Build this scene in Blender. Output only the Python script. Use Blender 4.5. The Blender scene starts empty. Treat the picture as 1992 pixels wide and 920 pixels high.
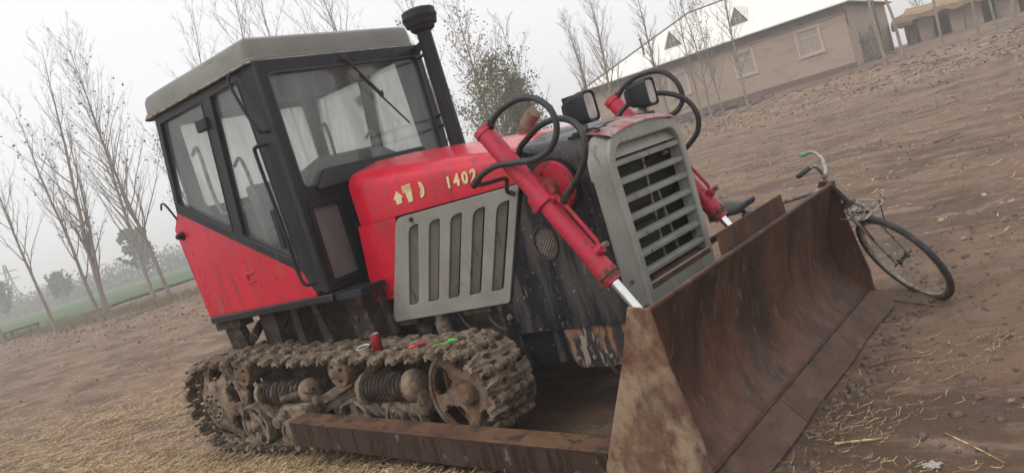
import bpy, math, random
import numpy as np
from mathutils import Vector, Matrix, noise as mn
R=math.radians; PI=math.pi
random.seed(7); rng=np.random.default_rng(7)
sc=bpy.context.scene; col=sc.collection
# ---------------------------------------------------------------- camera
def set_camera():
    f=1549.105; roll,pitch,yaw=-0.29163882,0.09047974,2.27024551
    F=Vector((math.cos(yaw)*math.cos(pitch),math.sin(yaw)*math.cos(pitch),-math.sin(pitch)))
    Rt=F.cross(Vector((0,0,1))).normalized(); U=Rt.cross(F)
    right=Rt*math.cos(roll)+U*math.sin(roll); up=U*math.cos(roll)-Rt*math.sin(roll)
    cd=bpy.data.cameras.new('camera'); co=bpy.data.objects.new('camera',cd); col.objects.link(co)
    m=Matrix((right,up,-F)).transposed().to_4x4(); m.translation=Vector((1.0829,-3.9283,1.567)); co.matrix_world=m
    cd.sensor_fit='HORIZONTAL'; cd.sensor_width=36; cd.lens=36*f/1992; cd.clip_start=.05; cd.clip_end=2000
    sc.camera=co
set_camera()
sc.render.resolution_x=1024; sc.render.resolution_y=472
# ---------------------------------------------------------------- light
SUN_EL,SUN_AZ=R(52),R(205)
w=bpy.data.worlds.new('World'); sc.world=w; w.use_nodes=True; nt=w.node_tree
bg=nt.nodes['Background']; sky=nt.nodes.new('ShaderNodeTexSky'); sky.sky_type='NISHITA'; sky.sun_disc=False
sky.sun_elevation=SUN_EL; sky.sun_rotation=SUN_AZ; sky.air_density=1.5; sky.dust_density=6
hs=nt.nodes.new('ShaderNodeHueSaturation'); hs.inputs['Saturation'].default_value=.25; nt.links.new(sky.outputs[0],hs.inputs['Color'])
mx=nt.nodes.new('ShaderNodeMix'); mx.data_type='RGBA'; mx.inputs[0].default_value=.8
nt.links.new(hs.outputs[0],mx.inputs[6]); mx.inputs[7].default_value=(8.6,8.65,8.85,1)   # cloud deck
nt.links.new(mx.outputs[2],bg.inputs['Color']); bg.inputs['Strength'].default_value=.12
sd=bpy.data.lights.new('sun','SUN'); sd.energy=.8; sd.angle=R(35); sd.color=(1,.96,.9)
so=bpy.data.objects.new('sun',sd); col.objects.link(so)
sdir=Vector((math.sin(SUN_AZ)*math.cos(SUN_EL),math.cos(SUN_AZ)*math.cos(SUN_EL),math.sin(SUN_EL)))
so.rotation_euler=sdir.to_track_quat('Z','Y').to_euler()
sc.view_settings.view_transform='Standard'; sc.view_settings.look='None'; sc.view_settings.exposure=.2; sc.view_settings.gamma=1
sc.cycles.volume_bounces=4; sc.cycles.transparent_max_bounces=24; sc.cycles.max_bounces=8
# ---------------------------------------------------------------- materials
def material(name,base,alt=None,scale=3,rough=.6,metal=0,bump=.2,bscale=40,layers=(),detail=6,spec=.5,world=False,coat=0,lo=.38,hi=.62,zl=()):
    """layers: (colour, noise scale (x,y,z or number), lo, hi, roughness)"""
    m=bpy.data.materials.new(name); m.use_nodes=True; t=m.node_tree; N=t.nodes; L=t.links; p=N['Principled BSDF']
    tc=N.new('ShaderNodeTexCoord'); oi=N.new('ShaderNodeObjectInfo'); ad=N.new('ShaderNodeVectorMath'); ad.operation='ADD'
    sca=N.new('ShaderNodeMath'); sca.operation='MULTIPLY'; sca.inputs[1].default_value=23.0; L.new(oi.outputs['Random'],sca.inputs[0])
    L.new(tc.outputs['Object'],ad.inputs[0])
    if not world: L.new(sca.outputs[0],ad.inputs[1])
    def noi(s,det=detail,r=.6):
        mp=N.new('ShaderNodeMapping'); L.new(ad.outputs[0],mp.inputs[0])
        if isinstance(s,(int,float)): s=(s,s,s)
        mp.inputs['Scale'].default_value=s; mp.inputs['Location'].default_value=(random.random()*9,)*3
        n=N.new('ShaderNodeTexNoise'); n.inputs['Scale'].default_value=1; n.inputs['Detail'].default_value=det; n.inputs['Roughness'].default_value=r
        L.new(mp.outputs[0],n.inputs['Vector']); return n.outputs['Fac']
    def ramp(src,a,b):
        r=N.new('ShaderNodeMapRange'); r.inputs[1].default_value=a; r.inputs[2].default_value=b; L.new(src,r.inputs[0]); return r.outputs[0]
    def mixc(f,a,b):
        x=N.new('ShaderNodeMix'); x.data_type='RGBA'; L.new(f,x.inputs[0])
        for s,i in ((a,6),(b,7)):
            if isinstance(s,tuple): x.inputs[i].default_value=(*s,1)
            else: L.new(s,x.inputs[i])
        return x.outputs[2]
    c=base; alt=alt or tuple(v*.8 for v in base)
    c=mixc(ramp(noi(scale),lo,hi),base,alt)
    rv=None
    def mixv(f,a,b):
        x=N.new('ShaderNodeMix'); L.new(f,x.inputs[0])
        for s,i in ((a,2),(b,3)):
            if isinstance(s,(int,float)): x.inputs[i].default_value=s
            else: L.new(s,x.inputs[i])
        return x.outputs[0]
    rv=mixv(ramp(noi(scale*2 if isinstance(scale,(int,float)) else scale),.3,.7),rough,min(1,rough*1.35+.03))
    mv=metal
    for l in layers:
        fac=ramp(noi(l[1],8,.65),l[2]-.045,l[3]-.06); c=mixc(fac,c,l[0]); rv=mixv(fac,rv,l[4])
        if metal: mv=mixv(fac,mv,0.0)
    for (zc,z0,z1,mx_,zr) in zl:      # wear confined to a height range of the part
        sp=N.new('ShaderNodeSeparateXYZ'); L.new(tc.outputs['Object'],sp.inputs[0]); a_=N.new('ShaderNodeMath'); a_.operation='MULTIPLY_ADD'; L.new(noi((4,4,4),8,.65),a_.inputs[0]); a_.inputs[1].default_value=.55; L.new(sp.outputs['Z'],a_.inputs[2])
        fz=ramp(a_.outputs[0],z0+.275,z1+.275); q1=N.new('ShaderNodeMath'); q1.operation='MULTIPLY'; L.new(fz,q1.inputs[0]); L.new(ramp(noi((9,9,6),8,.7),.36,.60),q1.inputs[1]); q2=N.new('ShaderNodeMath'); q2.operation='MULTIPLY'; L.new(q1.outputs[0],q2.inputs[0]); q2.inputs[1].default_value=mx_
        c=mixc(q2.outputs[0],c,zc); rv=mixv(q2.outputs[0],rv,zr)
    L.new(c,p.inputs['Base Color']); L.new(rv,p.inputs['Roughness'])
    if isinstance(mv,(int,float)): p.inputs['Metallic'].default_value=mv
    else: L.new(mv,p.inputs['Metallic'])
    p.inputs['Specular IOR Level'].default_value=spec
    if coat: p.inputs['Coat Weight'].default_value=coat; p.inputs['Coat Roughness'].default_value=.08
    if bump:
        b=N.new('ShaderNodeBump'); b.inputs['Strength'].default_value=bump; b.inputs['Distance'].default_value=.01
        L.new(noi(bscale,8,.65),b.inputs['Height']); L.new(b.outputs[0],p.inputs['Normal'])
    m['_']=1
    return m
MUD=(.22,.165,.115); DMUD=(.075,.052,.038); RUST=(.13,.045,.02)
M={}
M['red']=material('red_paint',(.60,.003,.030),(.50,.003,.026),2.2,rough=.24,bump=.10,bscale=(90,90,30),coat=.2,spec=.35,layers=[((.28,.02,.03),(14,14,2.2),.56,.75,.38),((.24,.10,.08),(5,5,3),.62,.80,.55),((.16,.08,.06),(38,38,30),.67,.73,.7)])
M['redc']=material('faded_red_paint',(.52,.010,.055),(.42,.016,.035),6,rough=.33,bump=.25,bscale=60,layers=[((.22,.05,.04),22,.60,.68,.7),((.10,.05,.035),9,.66,.72,.8)])
M['redr']=material('rusty_red_casting',(.33,.02,.03),(.20,.03,.03),12,rough=.6,bump=.5,bscale=60,layers=[((.11,.05,.035),18,.50,.6,.8)])
M['grey']=material('grey_paint',(.27,.265,.235),(.21,.205,.18),3,rough=.36,bump=.12,bscale=50,layers=[((.12,.09,.07),(16,16,3),.62,.8,.6),((.13,.05,.03),9,.70,.73,.8)])
M['greyf']=material('grille_grey_paint',(.33,.335,.295),(.26,.26,.225),4,rough=.42,bump=.14,bscale=50,layers=[((.15,.07,.045),(8,8,5),.70,.74,.85),((.16,.12,.09),(20,20,4),.63,.80,.6)])
M['cowl']=material('worn_reddish_cowl_paint',(.42,.36,.33),(.36,.20,.18),7,rough=.4,bump=.2,bscale=40,layers=[((.34,.1,.1),10,.48,.62,.5),((.15,.09,.07),25,.62,.68,.7)])
M['roof']=material('cab_roof_plastic',(.205,.20,.175),(.16,.157,.137),1.6,rough=.42,bump=.05,bscale=80,layers=[((.12,.11,.095),(3,3,9),.6,.75,.5)])
M['black']=material('black_paint',(.008,.009,.012),(.014,.015,.018),5,spec=.3,rough=.3,bump=.12,bscale=60,layers=[((.09,.075,.065),(26,26,3.5),.64,.74,.7),((.35,.34,.33),(60,60,60),.735,.75,.7)])
M['blackhood']=material('peeling_black_paint',(.006,.008,.012),(.013,.016,.020),4,spec=.28,rough=.24,bump=.2,bscale=45,layers=[((.055,.048,.045),(8,8,1.3),.54,.66,.55),((.13,.10,.08),(12,12,3),.67,.73,.75),((.4,.4,.4),(55,55,40),.71,.73,.6)])
M['patch']=material('black_bracket_paint',(.012,.013,.016),(.03,.028,.027),6,rough=.4,bump=.3,bscale=50,layers=[((.22,.11,.06),(18,18,6),.54,.62,.85),((.25,.21,.17),(24,24,5),.62,.66,.8)])
M['frame']=material('cab_frame_black',(.010,.012,.016),(.016,.019,.024),4,spec=.3,rough=.34,bump=.08,bscale=50,layers=[((.10,.085,.07),(20,20,4),.66,.8,.7)])
M['dark']=material('oily_dark_metal',(.014,.012,.011),(.03,.025,.02),8,rough=.6,bump=.4,bscale=40,layers=[(DMUD,9,.5,.65,.9)])
M['rad']=material('radiator_core',(.012,.012,.013),(.02,.02,.02),(2,2,2),rough=.6,bump=.9,bscale=(4,10,160))
M['mud']=material('dried_mud_on_iron',MUD,(.13,.098,.072),9,rough=.85,bump=.6,bscale=45,layers=[((.30,.23,.165),16,.52,.66,.95),((.06,.042,.032),12,.58,.68,.8)],spec=.25)
M['mudd']=material('dark_muddy_iron',(.05,.037,.028),(.03,.022,.017),9,rough=.8,bump=.9,bscale=55,layers=[((.13,.098,.072),14,.56,.68,.95)],spec=.25)
M['mudr']=material('rusty_muddy_iron',(.17,.085,.05),(.12,.08,.055),9,rough=.8,bump=.8,bscale=60,layers=[(MUD,12,.5,.62,.95)],spec=.25)
M['rust']=material('rusty_blade_steel',(.092,.036,.019),(.040,.018,.011),(2.2,2.2,1.1),rough=.55,zl=[((.155,.088,.062),-.05,-.32,.75,.7)],bump=.35,bscale=70,layers=[((.14,.060,.035),(5,5,2.2),.55,.78,.6),((.022,.013,.010),(3.5,3.5,1.6),.55,.70,.45),((.13,.085,.06),(30,30,9),.62,.72,.8),((.30,.22,.18),(60,60,14),.70,.76,.8)],spec=.3)
M['rustside']=material('tan_rust_plate',(.20,.125,.078),(.13,.062,.036),4,rough=.75,bump=.5,bscale=55,layers=[((.31,.225,.15),(4.5,4.5,3.5),.53,.66,.9),((.27,.19,.13),(14,14,9),.56,.74,.9),((.085,.05,.04),(12,12,5),.55,.74,.7),((.12,.05,.028),3.2,.57,.74,.6)],spec=.3)
M['ruste']=material('scoured_cutting_edge',(.085,.043,.029),(.115,.064,.046),5,rough=.6,bump=.5,bscale=60,layers=[((.17,.115,.085),(7,7,12),.60,.80,.85),((.05,.03,.022),7,.6,.68,.6)],spec=.35)
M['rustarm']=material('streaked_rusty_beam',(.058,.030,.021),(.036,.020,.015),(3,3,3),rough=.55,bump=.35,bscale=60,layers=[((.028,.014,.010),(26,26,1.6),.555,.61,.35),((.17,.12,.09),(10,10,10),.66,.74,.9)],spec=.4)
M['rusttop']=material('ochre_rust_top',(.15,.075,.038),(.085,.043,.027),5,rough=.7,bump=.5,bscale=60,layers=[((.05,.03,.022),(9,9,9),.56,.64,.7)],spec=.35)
M['chrome']=material('chrome_rod',(.85,.85,.86),(.7,.7,.7),5,rough=.14,metal=.95,bump=0)
M['steel']=material('dull_steel',(.36,.34,.31),(.22,.19,.16),14,rough=.45,metal=.5,bump=.15,bscale=80,layers=[((.14,.075,.045),20,.55,.65,.8)])
M['zinc']=material('pale_bare_metal',(.45,.43,.38),(.3,.27,.22),16,rough=.4,metal=.4,bump=.15,bscale=80,layers=[((.14,.08,.05),24,.58,.68,.8)])
M['rubber']=material('black_rubber',(.016,.016,.018),(.028,.027,.027),9,rough=.45,bump=.2,bscale=80,layers=[((.08,.065,.05),12,.62,.75,.8)])
M['tyre']=material('tyre_rubber',(.032,.031,.034),(.05,.048,.05),12,rough=.65,bump=.5,bscale=90,layers=[((.12,.10,.08),14,.62,.75,.9)])
M['plastic']=material('black_ribbed_plastic',(.010,.011,.013),(.017,.019,.022),8,spec=.35,rough=.45,bump=.1,bscale=60)
M['lens']=material('headlight_lens',(.44,.41,.38),(.24,.22,.21),(16,16,9),rough=.12,bump=.15,bscale=(10,120,10),coat=.6)
M['gold']=material('gold_lettering',(.80,.68,.36),(.68,.56,.28),20,rough=.35,metal=.25,bump=0)
M['leather']=material('worn_black_leather',(.035,.036,.04),(.055,.055,.058),12,rough=.42,bump=.25,bscale=60)
M['dash']=material('grey_dash_plastic',(.13,.125,.12),(.10,.10,.095),4,rough=.7,bump=.1,bscale=60)
M['liner']=material('dark_cab_liner',(.10,.10,.105),(.08,.08,.085),3,rough=.9,bump=.1)
M['ygrease']=material('pale_seat_cloth',(.16,.16,.16),(.12,.12,.12),5,rough=.9,bump=.2)
M['mint']=material('mint_green_grip',(.16,.34,.28),(.12,.25,.2),20,rough=.5,bump=.2)
M['wood']=material('old_timber',(.17,.13,.10),(.11,.085,.065),(4,4,20),rough=.9,bump=.5,bscale=(40,40,6))
M['bark']=material('grey_poplar_bark',(.31,.265,.22),(.21,.18,.15),(9,9,3),rough=.9,bump=.7,bscale=(50,50,12),layers=[((.27,.235,.19),(20,20,6),.55,.7,.9)],spec=.2)
M['twig']=material('twig_bark',(.23,.195,.17),(.17,.145,.125),6,rough=.9,bump=.2,spec=.2)
M['leaf']=material('autumn_green_leaves',(.085,.115,.04),(.12,.125,.05),2.5,rough=.6,bump=0,spec=.3,layers=[((.19,.16,.06),1.2,.56,.7,.7)])
M['leafd']=material('dull_green_leaves',(.05,.075,.035),(.075,.09,.04),2,rough=.65,bump=0,spec=.3)
M['litter']=material('fallen_dry_leaves',(.36,.265,.175),(.25,.165,.10),30,rough=.85,bump=0,spec=.2,layers=[((.52,.41,.29),60,.56,.68,.85)],lo=.42,hi=.58)
M['straw']=material('dry_straw',(.42,.275,.135),(.26,.16,.08),14,rough=.7,bump=0,spec=.3,layers=[((.60,.48,.28),30,.55,.62,.7)],lo=.42,hi=.58)
M['clod']=material('damp_soil_clods',(.17,.128,.10),(.12,.09,.07),5,rough=.9,bump=.5,bscale=60,spec=.2)
M['clay']=material('mud_plaster_wall',(.43,.335,.265),(.37,.285,.225),.7,rough=.95,bump=.5,bscale=18,layers=[((.32,.245,.195),(.9,.9,2.5),.56,.72,.95),((.42,.31,.25),(2.5,2.5,3),.60,.68,.95)],spec=.15)
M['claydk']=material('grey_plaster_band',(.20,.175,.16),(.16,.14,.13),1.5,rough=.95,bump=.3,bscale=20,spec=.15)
M['roofm']=material('cream_sheet_roof',(.88,.87,.80),(.82,.81,.74),1.2,rough=.5,bump=.05,bscale=20,layers=[((.5,.47,.4),(1,6,6),.66,.8,.6)])
M['whitew']=material('whitewashed_window',(.52,.44,.37),(.45,.38,.31),6,rough=.8,bump=.1)
M['pane']=material('curtained_pane',(.38,.315,.265),(.33,.27,.235),3,rough=.25,bump=0)
M['thatch']=material('straw_thatch',(.36,.25,.16),(.27,.19,.13),4,rough=.95,bump=.9,bscale=(12,12,40),spec=.15)
M['can']=material('red_can_print',(.30,.012,.016),(.22,.012,.015),9,rough=.25,metal=.3,bump=0,layers=[((.6,.5,.5),(40,40,16),.69,.71,.4)])
M['alu']=material('can_aluminium',(.55,.54,.53),(.45,.44,.43),9,rough=.3,metal=.9,bump=0)
M['cupw']=material('white_paper_cup',(.68,.64,.60),(.5,.46,.42),20,rough=.6,bump=0)
M['tea']=material('brown_dregs',(.10,.065,.045),(.07,.045,.03),20,rough=.5,bump=.3)
M['redp']=material('bright_red_plastic',(.75,.02,.012),(.65,.02,.012),9,rough=.35,bump=0)
M['greenp']=material('bright_green_plastic',(.08,.62,.10),(.06,.5,.08),9,rough=.35,bump=0)
M['glassw']=material('crumpled_clear_plastic',(.55,.54,.53),(.35,.34,.33),60,rough=.2,bump=.9,bscale=120)
M['stone']=material('grey_rubble',(.16,.155,.145),(.11,.105,.10),5,rough=.9,bump=.5,bscale=20,spec=.2)
M['field']=material('young_winter_wheat',(.05,.105,.035),(.08,.125,.045),.25,rough=.9,bump=.4,bscale=6,layers=[((.16,.135,.09),(.12,.5,.3),.58,.72,.9)],spec=.1,world=True)
def glass(name,tint,fog,milk):
    m=bpy.data.materials.new(name); m.use_nodes=True; t=m.node_tree; N=t.nodes; L=t.links; N.clear()
    out=N.new('ShaderNodeOutputMaterial'); tr=N.new('ShaderNodeBsdfTransparent'); tr.inputs[0].default_value=(*tint,1)
    df=N.new('ShaderNodeBsdfDiffuse'); df.inputs[0].default_value=(*milk,1); tl=N.new('ShaderNodeBsdfTranslucent'); tl.inputs[0].default_value=(*milk,1)
    a=N.new('ShaderNodeMixShader'); a.inputs[0].default_value=.62; L.new(df.outputs[0],a.inputs[1]); L.new(tl.outputs[0],a.inputs[2])
    tc=N.new('ShaderNodeTexCoord'); mp=N.new('ShaderNodeMapping'); mp.inputs['Scale'].default_value=(7,7,2.2); L.new(tc.outputs['Object'],mp.inputs[0])
    n=N.new('ShaderNodeTexNoise'); n.inputs['Scale'].default_value=1; n.inputs['Detail'].default_value=7; L.new(mp.outputs[0],n.inputs[0])
    mr=N.new('ShaderNodeMapRange'); mr.inputs[1].default_value=.3; mr.inputs[2].default_value=.7; mr.inputs[3].default_value=max(0,fog-.10); mr.inputs[4].default_value=min(1,fog+.10); L.new(n.outputs[0],mr.inputs[0])
    b=N.new('ShaderNodeMixShader'); L.new(mr.outputs[0],b.inputs[0]); L.new(tr.outputs[0],b.inputs[1]); L.new(a.outputs[0],b.inputs[2])
    gl=N.new('ShaderNodeBsdfGlossy'); gl.inputs['Roughness'].default_value=.05; fr=N.new('ShaderNodeFresnel'); ge=N.new('ShaderNodeNewGeometry'); io=N.new('ShaderNodeMapRange'); io.inputs[3].default_value=1.45; io.inputs[4].default_value=1/1.45; L.new(ge.outputs['Backfacing'],io.inputs[0]); L.new(io.outputs[0],fr.inputs[0])
    bm=N.new('ShaderNodeBump'); bm.inputs['Strength'].default_value=.15; bm.inputs['Distance'].default_value=.004; L.new(n.outputs[0],bm.inputs['Height']); L.new(bm.outputs[0],gl.inputs['Normal'])
    c=N.new('ShaderNodeMixShader'); L.new(fr.outputs[0],c.inputs[0]); L.new(b.outputs[0],c.inputs[1]); L.new(gl.outputs[0],c.inputs[2]); L.new(c.outputs[0],out.inputs[0])
    return m
M['glass']=glass('misted_cab_glass',(.93,.96,.95),.14,(.66,.70,.68))
M['glassf']=glass('fogged_cab_glass',(.98,.99,.98),.55,(.99,1.0,.97))
M['glassd']=glass('dusty_low_glass',(.7,.68,.66),.75,(.47,.43,.41))
# ---------------------------------------------------------------- mesh helpers
def V3(p): return Vector(p)
class MB:
    def __init__(s): s.v=[]; s.f=[]
    def add(s,vs,fs):
        o=len(s.v); s.v+= [tuple(p) for p in vs]; s.f+=[tuple(i+o for i in f) for f in fs]; return s
    def box(s,a,b):
        x0,y0,z0=a;x1,y1,z1=b
        return s.add([(x0,y0,z0),(x1,y0,z0),(x1,y1,z0),(x0,y1,z0),(x0,y0,z1),(x1,y0,z1),(x1,y1,z1),(x0,y1,z1)],[(0,3,2,1),(4,5,6,7),(0,1,5,4),(1,2,6,5),(2,3,7,6),(3,0,4,7)])
    def hexa(s,p): return s.add(p,[(0,3,2,1),(4,5,6,7),(0,1,5,4),(1,2,6,5),(2,3,7,6),(3,0,4,7)])
    def beam(s,p,q,w,h,up=(0,0,1)):
        p=V3(p);q=V3(q);d=(q-p).normalized(); u=V3(up); sd=d.cross(u).normalized(); u=sd.cross(d)
        a=sd*w/2;b=u*h/2
        return s.hexa([p-a-b,q-a-b,q+a-b,p+a-b,p-a+b,q-a+b,q+a+b,p+a+b])
    def tube(s,path,r,n=8,cap=True,closed=False):
        P=[V3(p) for p in path]; k=len(P); rr=r if isinstance(r,(list,tuple)) else [r]*k
        vs=[];u=None
        for i,p in enumerate(P):
            d=(P[(i+1)%k]-P[i-1]) if closed else (P[min(i+1,k-1)]-P[max(i-1,0)])
            d.normalize()
            if u is None: u=d.orthogonal().normalized()
            else: u=(u-d*u.dot(d)); u=u.normalized() if u.length>1e-6 else d.orthogonal().normalized()
            w_=d.cross(u)
            for j in range(n):
                a=2*PI*j/n; vs.append(p+(u*math.cos(a)+w_*math.sin(a))*rr[i])
        fs=[]
        for i in range(k if closed else k-1):
            for j in range(n):
                a=i*n+j;b=i*n+(j+1)%n;i2=(i+1)%k; fs.append((a,b,i2*n+(j+1)%n,i2*n+j))
        if cap and not closed: fs.append(tuple(range(n))[::-1]); fs.append(tuple((k-1)*n+j for j in range(n)))
        return s.add(vs,fs)
    def cyl(s,p,q,r,r2=None,n=16): return s.tube([p,q],[r,r if r2 is None else r2],n)
    def lathe(s,o,ax,prof,n=24,cap=True):
        """prof: list of (distance along axis, radius)"""
        o=V3(o);ax=V3(ax).normalized(); u=ax.orthogonal().normalized(); w_=ax.cross(u); vs=[]
        for (t,r) in prof:
            for j in range(n): a=2*PI*j/n; vs.append(o+ax*t+(u*math.cos(a)+w_*math.sin(a))*r)
        k=len(prof); fs=[(i*n+j,i*n+(j+1)%n,(i+1)*n+(j+1)%n,(i+1)*n+j) for i in range(k-1) for j in range(n)]
        if cap: fs.append(tuple(range(n))[::-1]); fs.append(tuple((k-1)*n+j for j in range(n)))
        return s.add(vs,fs)
    def loft(s,rings,cap=True):
        n=len(rings[0]); vs=[p for r_ in rings for p in r_]; k=len(rings)
        fs=[(i*n+j,i*n+(j+1)%n,(i+1)*n+(j+1)%n,(i+1)*n+j) for i in range(k-1) for j in range(n)]
        if cap: fs.append(tuple(range(n))[::-1]); fs.append(tuple((k-1)*n+j for j in range(n)))
        return s.add(vs,fs)
    def plate(s,outer,holes,t,O,U,Vv,bev=0):
        """flat plate with holes: outlines in (u,v), thickness t along U x V, centred on the plane"""
        cu=bpy.data.curves.new('c','CURVE'); cu.dimensions='2D'; cu.fill_mode='BOTH'; cu.extrude=max(t/2-bev,1e-4); cu.bevel_depth=bev; cu.bevel_resolution=1 if bev else 0
        for poly in [outer]+list(holes):
            sp=cu.splines.new('POLY'); sp.points.add(len(poly)-1); sp.use_cyclic_u=True
            for i,(a,b) in enumerate(poly): sp.points[i].co=(a,b,0,1)
        ob=bpy.data.objects.new('c',cu); me=bpy.data.meshes.new_from_object(ob)
        O=V3(O);U=V3(U);Vv=V3(Vv);W=U.cross(Vv)
        s.add([O+U*p.co.x+Vv*p.co.y+W*p.co.z for p in me.vertices],[tuple(p.vertices) for p in me.polygons])
        bpy.data.objects.remove(ob); bpy.data.curves.remove(cu); bpy.data.meshes.remove(me); return s
    def sheet(s,nu,nv,P,thick,mask=None,closed=False):
        """solid of a parametric surface P(u,v) given thickness vector field thick(u,v); cells with mask(u,v) false left out"""
        ku=nu if closed else nu+1
        top=[];bot=[]
        for i in range(ku):
            for j in range(nv+1):
                p=V3(P(i/nu,j/nv)); top.append(p); bot.append(p-V3(thick(i/nu,j/nv)))
        on=[[(mask is None or mask((i+.5)/nu,(j+.5)/nv)) for j in range(nv)] for i in range(nu)]
        I=lambda i,j:(i%ku if closed else i)*(nv+1)+j; n=len(top); fs=[]
        def g(i,j):
            if closed: i%=nu
            return 0<=i<nu and 0<=j<nv and on[i][j]
        for i in range(nu):
            for j in range(nv):
                if not on[i][j]: continue
                a,b,c,d=I(i,j),I(i+1,j),I(i+1,j+1),I(i,j+1)
                fs.append((a,b,c,d)); fs.append((a+n,d+n,c+n,b+n))
                if not g(i,j-1): fs.append((a,a+n,b+n,b))
                if not g(i,j+1): fs.append((d,c,c+n,d+n))
                if not g(i-1,j): fs.append((a,d,d+n,a+n))
                if not g(i+1,j): fs.append((b,b+n,c+n,c))
        return s.add(top+bot,fs)
    def mesh(s,name,mat,origin=(0,0,0),smooth=38,jit=0,jscale=20):
        ox,oy,oz=origin; me=bpy.data.meshes.new(name)
        used=sorted({i for f in s.f for i in f}); rm={k:i for i,k in enumerate(used)}
        vs=[s.v[i] for i in used]
        if jit:
            o=[]
            for p in vs:
                v=mn.noise_vector(Vector(p)*jscale)*jit; o.append((p[0]+v.x,p[1]+v.y,p[2]+v.z))
            vs=o
        me.from_pydata([(a-ox,b-oy,c-oz) for a,b,c in vs],[],[tuple(rm[i] for i in f) for f in s.f]); me.materials.append(mat)
        if smooth: me.shade_smooth(); me.set_sharp_from_angle(angle=R(smooth))
        me.update(); return me
    def build(s,name,mat,parent=None,origin=None,bevel=0,smooth=38,jit=0,jscale=20,label=None):
        if origin is None:
            n=len(s.v); mnn=[min(p[k] for p in s.v) for k in range(3)]; mxx=[max(p[k] for p in s.v) for k in range(3)]; origin=[(a+b)/2 for a,b in zip(mnn,mxx)]
        me=s.mesh(name,mat,origin,smooth,jit,jscale); return link(name,me,origin,parent,bevel,label)
WL={}
def link(name,me,origin,parent=None,bevel=0,label=None):
    o=bpy.data.objects.new(name,me); col.objects.link(o); WL[o]=tuple(origin)
    if parent: o.parent=parent; pw=WL[parent]; o.location=tuple(a-b for a,b in zip(origin,pw))
    else: o.location=origin
    if bevel:
        b=o.modifiers.new('bevel','BEVEL'); b.width=bevel; b.segments=2; b.limit_method='ANGLE'; b.angle_limit=R(40)
    if label: o['label']=label
    return o
def empty(name,loc,label,cat,group=None):
    o=bpy.data.objects.new(name,None); col.objects.link(o); o.location=loc; WL[o]=tuple(loc); o.empty_display_size=.2
    o['label']=label; o['category']=cat
    if group: o['group']=group
    return o
def tag(o,label,cat,group=None):
    o['label']=label; o['category']=cat
    if group: o['group']=group
    return o
def copy_part(o,parent,delta):
    """copy a part and its sub-parts, shifted by delta in the world"""
    c=o.copy(); col.objects.link(c); c.parent=parent; WL[c]=tuple(a+b for a,b in zip(WL[o],delta))
    c.location=tuple(a-b for a,b in zip(WL[c],WL[parent]))
    for ch in [k for k in WL if k.parent==o]: copy_part(ch,c,delta)
    return c
def rp(pts,r,n=4):
    """round the corners of a polygon"""
    out=[];k=len(pts); rr=r if isinstance(r,(list,tuple)) else [r]*k
    for i in range(k):
        p=Vector(pts[i]);a=(Vector(pts[i-1])-p);b=(Vector(pts[(i+1)%k])-p); ri=min(rr[i],a.length*.49,b.length*.49)
        if rr[i]<=0: out.append(tuple(p)); continue
        A=p+a.normalized()*ri;B=p+b.normalized()*ri
        for j in range(n+1): t=j/n; out.append(tuple(A*(1-t)**2+p*2*t*(1-t)+B*t*t))
    return out
def cr(pts,n=8):
    """Catmull-Rom curve through points"""
    P=[V3(p) for p in pts]; P=[P[0]*2-P[1]]+P+[P[-1]*2-P[-2]]; out=[]
    for i in range(1,len(P)-2):
        for j in range(n):
            t=j/n; out.append(.5*((2*P[i])+(P[i+1]-P[i-1])*t+(2*P[i-1]-5*P[i]+4*P[i+1]-P[i+2])*t*t+(3*P[i]-P[i-1]-3*P[i+1]+P[i+2])*t**3))
    out.append(P[-2]); return out
X=(1,0,0);Y=(0,1,0);Z=(0,0,1)
# ================================================================ the setting
def ss(a,b,t): t=np.clip((t-a)/(b-a),0,1); return t*t*(3-2*t)
def terr(x,y):
    k=ss(-55,-32,x); return k*(.33*ss(19,27,y)+.62*ss(26,32,y)+.4*ss(32,44,y))
_tab=rng.random((64,256,256))
def vnoise(x,y,k):
    t=_tab[k]; xi=np.floor(x).astype(int);yi=np.floor(y).astype(int);fx=x-xi;fy=y-yi; fx=fx*fx*(3-2*fx);fy=fy*fy*(3-2*fy)
    g=lambda a,b:t[a%256,b%256]
    return (g(xi,yi)*(1-fx)+g(xi+1,yi)*fx)*(1-fy)+(g(xi,yi+1)*(1-fx)+g(xi+1,yi+1)*fx)*fy-.5
def rough_h(x,y):
    c,s_=math.cos(.3),math.sin(.3); u=x*c+y*s_; v=-x*s_+y*c
    h=.10*vnoise(x*.35,y*.35,0)+.09*vnoise(u*.4,v*1.5,1)+.045*vnoise(u*1.2,v*3.4,2)+.018*vnoise(x*6,y*6,3)+.012*vnoise(x*13,y*13,4)+.008*vnoise(x*27,y*27,5)
    near=np.exp(-(((x+3.0)/2.6)**4+(y/1.7)**4))       # level under the tracks and the blade
    near2=np.exp(-(((x+.5)/.5)**2+(y/1.5)**4))
    k=1-np.maximum(near,near2)*.85
    far=1/(1+((x+2)**2+y**2)/45.0**2)**2
    return h*k*far-.02*(1-k)-.055*np.exp(-(((x+.18)/.28)**2+((y-1.25)/.25)**2))-.05*np.exp(-(((x+1.38)/.3)**2+((y-1.45)/.25)**2))
def gh(x,y): 
    x=np.asarray(x,float);y=np.asarray(y,float); return terr(x,y)+rough_h(x,y)
def grid_axis(lo,hi,c,fine,far,fac):
    out=[c];st=fine;x=c
    while x<hi:
        if abs(x-c)>far: st*=fac
        x+=st; out.append(x)
    st=fine;x=c;neg=[]
    while x>lo:
        if abs(x-c)>far: st*=fac
        x-=st; neg.append(x)
    return np.array(neg[::-1]+out)
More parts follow.
